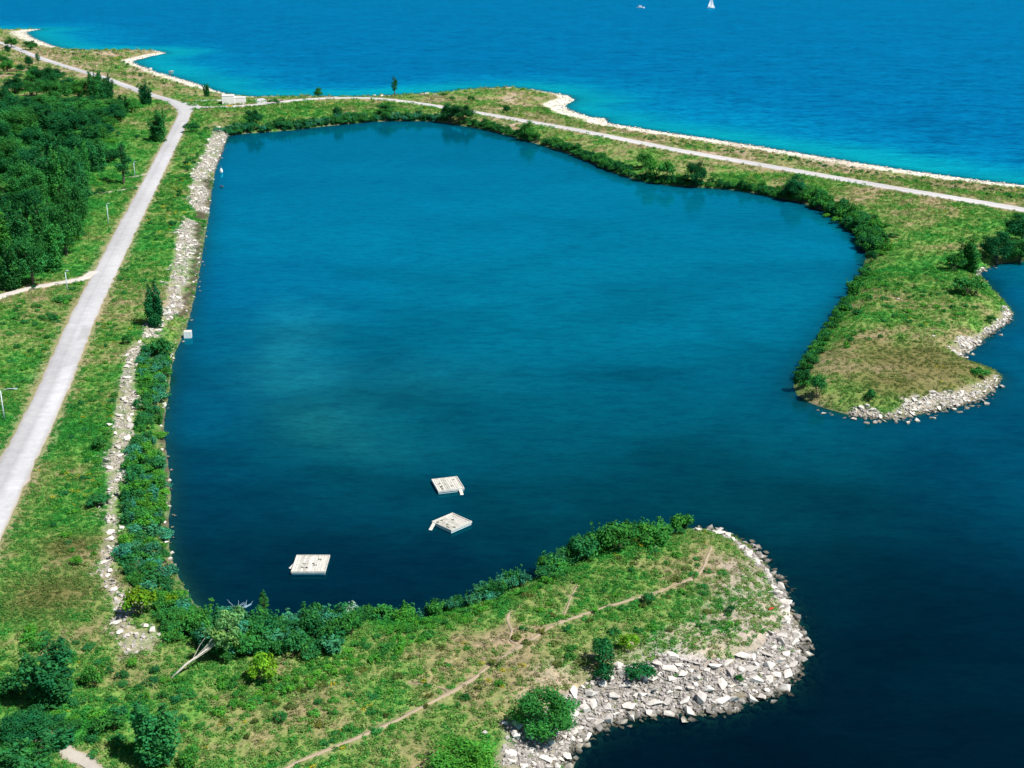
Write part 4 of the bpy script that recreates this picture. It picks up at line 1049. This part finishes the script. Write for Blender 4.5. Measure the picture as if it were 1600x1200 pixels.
# ------------------------------------------------------------------ weeds and grass clumps
def tuft_mesh(seed):
    r = np.random.default_rng(seed)
    n = 30
    an = r.uniform(0, 6.28, n); q = np.sqrt(r.random(n)) * .5
    C = np.column_stack([q * np.cos(an), q * np.sin(an), .08 + (.42 - .5 * q * q) * r.random(n)])
    N = np.column_stack([np.cos(an) * .5, np.sin(an) * .5, np.full(n, .8)]) + r.normal(0, .45, (n, 3))
    V, F = leaf_quads(C, N, .12, r)
    t = r.uniform(.7, 1.3, n)
    return mesh_np('weed_clump', V, F, [WEED], np.repeat(np.column_stack([t, t, t]), 4, 0))
def sow(name, label, P, attrs, coll):
    pm = bpy.data.meshes.new(name); n = len(P)
    pm.vertices.add(n); pm.vertices.foreach_set('co', np.asarray(P, np.float32).ravel())
    for nm, ty, data, fld in attrs:
        a = pm.attributes.new(nm, ty, 'POINT'); a.data.foreach_set(fld, np.ascontiguousarray(data).ravel())
    o = tag(link(name, pm), label, None, None, 'stuff')
    ng = bpy.data.node_groups.new('sow_' + name, 'GeometryNodeTree')
    ng.interface.new_socket('Geometry', in_out='INPUT', socket_type='NodeSocketGeometry'); ng.interface.new_socket('Geometry', in_out='OUTPUT', socket_type='NodeSocketGeometry')
    gi, go = ng.nodes.new('NodeGroupInput'), ng.nodes.new('NodeGroupOutput')
    iop = ng.nodes.new('GeometryNodeInstanceOnPoints'); ci = ng.nodes.new('GeometryNodeCollectionInfo')
    ci.inputs['Collection'].default_value = coll; ci.inputs['Separate Children'].default_value = True; ci.inputs['Reset Children'].default_value = True
    def named(nm, ty):
        q = ng.nodes.new('GeometryNodeInputNamedAttribute'); q.data_type = ty; q.inputs['Name'].default_value = nm; return q.outputs['Attribute']
    cx = ng.nodes.new('ShaderNodeCombineXYZ'); ng.links.new(named('spin', 'FLOAT'), cx.inputs[2])
    m2p = ng.nodes.new('GeometryNodeMeshToPoints')
    ng.links.new(gi.outputs[0], m2p.inputs['Mesh']); ng.links.new(m2p.outputs[0], iop.inputs['Points']); ng.links.new(ci.outputs[0], iop.inputs['Instance'])
    iop.inputs['Pick Instance'].default_value = True
    ng.links.new(named('pick', 'INT'), iop.inputs['Instance Index']); ng.links.new(cx.outputs[0], iop.inputs['Rotation']); ng.links.new(named('sz', 'FLOAT_VECTOR'), iop.inputs['Scale'])
    ng.links.new(iop.outputs[0], go.inputs[0])
    o.modifiers.new('sow', 'NODES').node_group = ng
    return o
bushes = bpy.data.collections.new('undergrowth_bushes')
FORMS = ('dome', 'upright', 'low'); UN = 3
for fi, f in enumerate(FORMS):
    for k in range(UN):
        um = SHRUBS[f][k].copy(); um.materials[0] = WEED
        bushes.objects.link(bpy.data.objects.new('bush_%d_%d' % (fi, k), um))
UN_N = len(UNDER)
sow('undergrowth', 'low bushes and saplings massed along the shores and in the wood', [u[:3] for u in UNDER],
    [('sz', 'FLOAT_VECTOR', np.array([(u[4] / SH_DIM[u[3]][1], u[4] / SH_DIM[u[3]][1], u[5] / SH_DIM[u[3]][0]) for u in UNDER], np.float32), 'vector'), ('spin', 'FLOAT', rng.uniform(0, 6.28, UN_N).astype(np.float32), 'value'),
     ('pick', 'INT', np.array([FORMS.index(u[3]) * UN + rng.integers(UN) for u in UNDER], np.int32), 'value'), ('tint', 'FLOAT_COLOR', np.array([u[6] for u in UNDER], np.float32), 'color')], bushes)
tufts = bpy.data.collections.new('weed_clumps')
for k in range(6):
    tufts.objects.link(bpy.data.objects.new('weed_clump', tuft_mesh(700 + k)))
def land_points():
    out = []
    # picture scale sets how thickly clumps are sown: fewer where they would be under a pixel
    for (y0, y1, dens) in ((104, 240, 4.4), (240, 340, 2.4), (340, 480, 1.1), (480, 700, .42), (700, 1000, .14), (1000, 1400, .05)):
        x = .42 * y1 + 25
        n = int((y1 - y0) * 2 * x * dens)
        out.append(np.column_stack([rng.uniform(-x, x, n), rng.uniform(y0, y1, n)]))
    P = np.vstack(out)
    P = P[(np.abs(P[:, 0]) < P[:, 1] * .43 + 14)]
    return P[inside(P, LAND)]
P = land_points()
h, db, dl, wd, ins, dr = height(P, True)
Lp = lushness(P) + (fbm(P, 14, 4, 5) - .5) * 1.1 + (fbm(P, 3, 3, 9) - .5) * .65 + .03
ok = (db > .5) & (dl > wd + 1) & (dr > 3.5 + rng.exponential(.6, len(P))) & (trail_clear(P) > .1)
for w in RUB_RIGHT_W + RUB_LEFT_W + [RUB_POINT_W] + WRACK_W: ok &= ~(inside(P, w) & (rng.random(len(P)) > .04))
ok &= rng.random(len(P)) < np.clip(.12 + Lp * 1.15, .04, 1)
P, h, Lp = P[ok], h[ok], Lp[ok]
n = len(P)
scale = (rng.uniform(.4, 1.25, n) ** 1.1 * np.clip(P[:, 1] / 330, .8, 3.2)).astype(np.float32)
tcol = palette(Lp + rng.normal(0, .14, n) + .12) * rng.uniform(.7, 1.3, n)[:, None]
_o = olive(P) * .85; tcol = tcol * (1 - _o) + np.array((.15, .17, .055)) * _o * rng.uniform(.7, 1.3, (n, 1))
fl = (rng.random(n) < .045 * sst(.55, .7, fbm(P, 18, 3, 71)) * (Lp > .3))
tcol[fl] = np.array([.5, .44, .03]) * rng.uniform(.7, 1.1, (fl.sum(), 1))
sow('weeds', 'grass, weeds and wild flowers covering the land', np.column_stack([P, h]),
    [('sz', 'FLOAT_VECTOR', np.column_stack([scale, scale, scale * rng.uniform(.6, 1.2, n)]).astype(np.float32), 'vector'), ('spin', 'FLOAT', rng.uniform(0, 6.28, n).astype(np.float32), 'value'),
     ('pick', 'INT', rng.integers(0, 6, n).astype(np.int32), 'value'), ('tint', 'FLOAT_COLOR', np.column_stack([tcol, np.ones(n)]).astype(np.float32), 'color')], tufts)
print('weed clumps', n)

# ------------------------------------------------------------------ rafts
def raft(corners, ramp_px, label, seam):
    W = ray_plane(corners, .55); c = W.mean(0)
    e1 = (W[1] - W[0] + W[2] - W[3]) / 2; e2 = (W[3] - W[0] + W[2] - W[1]) / 2
    lx, ly = np.linalg.norm(e1), np.linalg.norm(e2)
    rz = math.atan2(e1[1], e1[0])
    root = tag(empty('raft', (c[0], c[1], 0), rz), label, 'raft', 'white rafts moored in the bay')
    MB().box((0, 0, .12), (lx * .96, ly * .96, .5)).build('float', RAFTSIDE, root)
    n = 12
    for k in range(n):
        if seam and k == n // 2: pass
        w = lx / n
        MB().box((-lx / 2 + (k + .5) * w, 0, .42 + rng.uniform(-.012, .012)), (w - .06, ly - .24, .08)).build('deck_plank', (RAFTWOOD, RAFTWOOD, RAFTGREY)[rng.integers(3)], root)
    for s in (-1, 1):
        MB().box((s * (lx / 2 - .06), 0, .46), (.12, ly, .32)).build('edge_board', RAFTWOOD, root)
        MB().box((0, s * (ly / 2 - .06), .463), (lx - .25, .12, .32)).build('edge_board', RAFTWOOD, root)
    if seam: MB().box((.02, 0, .475), (.1, ly - .3, .05)).build('batten', RAFTSIDE, root)
    cr_, sr_ = math.cos(-rz), math.sin(-rz)
    q = ray_plane(ramp_px, .3) - c
    q = np.column_stack([q[:, 0] * cr_ - q[:, 1] * sr_, q[:, 0] * sr_ + q[:, 1] * cr_])
    d = q[1] - q[0]; ln = np.linalg.norm(d); an = math.atan2(d[1], d[0])
    m = q.mean(0)
    MB().box((m[0], m[1], .3), (ln, .55, .08), an, .28).build('ramp', RAFTWOOD, root)
    for k in range(6):
        p = rng.uniform(-.42, .42, 2) * (lx, ly)
        g = MB()
        for j in range(5): g.box((p[0] + rng.normal(0, .12), p[1] + rng.normal(0, .12), .52), (rng.uniform(.08, .22), .06, .12), rng.uniform(0, 3), rng.normal(0, .3))
        g.build('weed_tuft', WEEDDARK, root)['kind'] = 'stuff'
raft([(463, 868), (516, 867), (508, 894), (455, 893)], [(463, 881), (453, 887)], 'white raft nearest the shore with a plank ramp on its left side', True)
raft([(675, 749), (715, 744.5), (725, 763), (684, 768)], [(718, 763), (722, 771)], 'white raft farthest out with a ramp at its right corner', False)
raft([(676.5, 815), (707.5, 800.5), (737, 816), (703, 829)], [(680, 817), (672, 826)], 'white raft turned cornerwise between the other two', False)

# ------------------------------------------------------------------ building and small things
P = at_px(366, 162)
b = tag(empty('building', (P[0], P[1], RZ - .05), math.radians(8)), 'low white building with a stepped roof line by the lake', 'building')
MB().box((-2.9, 0, 2.2), (6.2, 6, 4.4)).build('wall', WHITEWALL, b)
MB().box((-2.9, 0, 4.5), (6.4, 6.2, .22)).build('roof', ROOFING, b)
MB().box((3.15, .2, 1.65), (5.8, 5.2, 3.3)).build('annex_wall', WHITEWALL, b)
MB().box((3.17, .2, 3.4), (5.9, 5.4, .2)).build('annex_roof', ROOFING, b)
P = at_px(430, 158)
V, F = stone_mesh(5, .5)
md = link('rubble_mound', mesh_np('rubble_mound', V * [11, 8, 5.5], F, [CLAY]), None, (P[0], P[1] + 2, P[2] + .4)); tag(md, 'reddish mound of rubble beside the pale pad', 'mound')
def light_pole(foot, h_px, arm, label):
    P = at_px(*foot); h = m_of(P, h_px) * 1.05
    o = tag(empty('light_pole', tuple(P)), label, 'pole', 'poles along the straight road')
    MB().tube([(0, 0, -.3), (0, 0, h * .5), (0, 0, h)], [.16, .13, .1], 8).build('post', POLE, o, smooth=True)
    MB().tube([(0, 0, h * .985), (arm * .5, 0, h + .35), (arm, 0, h + .42)], [.07, .06, .05], 6).build('arm', POLE, o, smooth=True)
    MB().box((arm + .25 * np.sign(arm), 0, h + .4), (.7, .28, .16)).build('lamp_head', POLE, o)
light_pole((170, 352), 31, .3, 'thin light pole on the grass above the gravel lane')
light_pole((105.5, 455), 29, .3, 'thin light pole standing in the gravel lane bend')
light_pole((7, 656), 46, 2.6, 'light pole with a long arm at the left edge of the picture')
light_pole((243, 221), 20, .3, 'thin light pole in front of the broad tree below the junction')
light_pole((211, 276), 21, .3, 'thin light pole at the stub track beside the slender tree')
def boulder(px, s, label, name='boulder', cat='boulder', mat_me=None, rz=None, dz=.2, group=None):
    P = at_px(*px)
    return tag(link(name, STONE_ME[rng.integers(len(STONE_ME))], None, (P[0], P[1], max(P[2], -.1) + s * dz), (0, 0, rng.uniform(0, 6)), (s, s, s)), label, cat, group)
boulder((1024, 858), 1.1, 'white boulder alone in the green weeds of the near point')
boulder((757, 1147), .9, 'white boulder in the grass above the broad light green tree')
boulder((1459, 526), 1.1, 'small white boulder on the brown turf of the right peninsula'); boulder((1403, 468), .9, 'small white boulder on the green turf of the right peninsula')
for x, y, s, lb in ((586, 150.5, 3.0, 'white boulder by the shore road curve, leftmost on the strip'), (596, 152, 3.2, 'low white boulder at the shore road curve, next to the leftmost'), (661, 148.5, 3.2, 'white boulder on the lake strip, left of a pair'), (668, 148.5, 3.4, 'white boulder on the lake strip, right of a pair'), (680, 150.5, 3.2, 'white boulder on the lake strip nearest the pair of dark trees'), (236, 110.5, 3.5, 'big pale boulder in the lake off the cove'), (268, 118, 4.5, 'long pale boulder in the lake off the stone beach')):
    boulder((x, y), s, lb)
P = ray_plane([(294, 527)])[0]
o = tag(empty('concrete_block', (P[0], P[1], 0), .15), 'square white concrete block standing in the water at the left bank', 'block')
MB().box((0, 0, .55), (1.75, 1.6, 1.9)).build('block_body', RAFTSIDE, o); MB().box((0, 0, 1.53), (1.6, 1.45, .08)).build('block_cap', RAFTWOOD, o)
P = ray_plane([(346, 270)])[0]
o = tag(empty('marker_float', (P[0], P[1], 0)), 'small white float in the water off the upper left bank', 'float')
MB().tube([(0, 0, -.3), (0, 0, .3), (0, 0, .9), (0, 0, 1.5), (0, 0, 1.8)], [.35, .6, .62, .4, .1], 8).build('float_body', HULL, o, smooth=True)
MB().tube([(0, 0, 1.7), (0, 0, 2.6)], [.05, .04], 5).build('staff', POLE, o)
P = ray_plane([(346, 293)])[0]
o = tag(empty('sunken_log', (P[0], P[1], 0)), 'dark snag poking from the water below the white float', 'log')
MB().tube([(-.8, .3, -.2), (0, 0, .35), (.9, -.2, .5)], [.22, .25, .15], 6).build('log_body', BARK, o, smooth=True); MB().tube([(0, 0, .3), (-.2, .1, 1.1)], [.1, .04], 5).build('branch', BARK, o)
P = at_px(1205, 954)
o = tag(empty('red_marker', tuple(P)), 'small bright red marker lying near the tip of the near point', 'marker')
MB().tube([(-.35, 0, .15), (0, .1, .25), (.35, .05, .4)], [.22, .2, .08], 6).build('marker_body', RED, o)
for (x, y), lb in (((300, 158.6), 'small yellow barrier at the corner of the junction spur'), ((359, 167), 'small yellow barrier beside the shore road in front of the building')):
    P = at_px(x, y)
    o = tag(empty('barrier', (P[0], P[1], P[2] + .1)), lb, 'barrier')
    MB().box((0, 0, .45), (2.6, .5, .55)).build('beam', YELLOW, o)
    for s in (-1, 1): MB().box((s * .95, 0, .15), (.3, .7, .36)).build('foot', YELLOW, o)

# ------------------------------------------------------------------ boats
def hull(L_, B, H):
    st = [(-.5, .75, 1), (-.3, .95, 1), (0, 1, 1), (.25, .75, 1.05), (.42, .35, 1.15), (.5, .03, 1.25)]
    V = []
    for x, b, hh in st:
        V += [(x * L_, -b * B / 2, H * hh), (x * L_, -b * B * .38, H * .25), (x * L_, 0, -.25), (x * L_, b * B * .38, H * .25), (x * L_, b * B / 2, H * hh)]
    F = []
    for i in range(len(st) - 1):
        for k in range(4): F.append((i * 5 + k, (i + 1) * 5 + k, (i + 1) * 5 + k + 1, i * 5 + k + 1))
        F.append((i * 5 + 4, (i + 1) * 5 + 4, (i + 1) * 5, i * 5))
    F.append((0, 1, 2)); F.append((2, 3, 4)); F.append((0, 2, 4))
    return MB().add(V, F)
P = ray_plane([(1111, 13)])[0]
o = tag(empty('sailboat', (P[0], P[1], 0), math.radians(20)), 'white sailboat with raised sails far out on the lake', 'sailboat')
hull(10, 3.2, 1.1).build('hull', HULL, o)
MB().box((.3, 0, 1.4), (3.2, 1.7, .6)).build('cabin', HULL, o)
MB().tube([(.8, 0, .9), (.8, 0, 15)], [.1, .06], 6).build('mast', POLE, o); MB().tube([(.8, 0, 2.2), (-3.8, .9, 2.1)], .06, 6).build('boom', POLE, o)
def sheet(name, a, b_, c_, belly, parent):
    a, b_, c_ = (np.array(v, float) for v in (a, b_, c_)); n = 8; V = []; ids = {}
    for i in range(n + 1):
        for j in range(n + 1 - i):
            u, v = i / n, j / n; w = 1 - u - v
            ids[i, j] = len(V); V.append(a * w + b_ * u + c_ * v + np.array(belly) * (u * v + v * w + u * w) * 3)
    F = []
    for i in range(n):
        for j in range(n - i):
            F.append((ids[i, j], ids[i + 1, j], ids[i, j + 1]))
            if i + j < n - 1: F.append((ids[i + 1, j], ids[i + 1, j + 1], ids[i, j + 1]))
    k = len(V); V2 = [v + np.array([.0, .03, 0]) for v in V]
    F2 = [(f[0] + k, f[2] + k, f[1] + k) for f in F]
    MB().add(V + V2, F + F2).build(name, SAIL, parent, smooth=True)
sheet('mainsail', (.7, 0, 2.3), (-3.7, .9, 2.3), (.7, 0, 14.6), (0, .7, 0), o); sheet('jib', (4.7, 0, 1.5), (1.0, .7, 1.7), (.9, 0, 13), (0, .6, 0), o)
P = ray_plane([(1001, 13)])[0]
o = tag(empty('motorboat', (P[0], P[1], 0), math.radians(-8), (1.3, 1.3, 1.3)), 'small white motorboat far out on the lake', 'motorboat')
hull(7.5, 2.7, 1.1).build('hull', HULL, o); MB().box((-.3, 0, 1.75), (2.6, 1.9, 1.3)).build('cabin', HULL, o)
MB().box((1.03, 0, 2.0), (.1, 1.5, .4), 0, -.3).build('windscreen', GLASS, o); MB().box((-.4, 0, 2.5), (3.0, 2.1, .12)).build('cabin_roof', HULL, o)
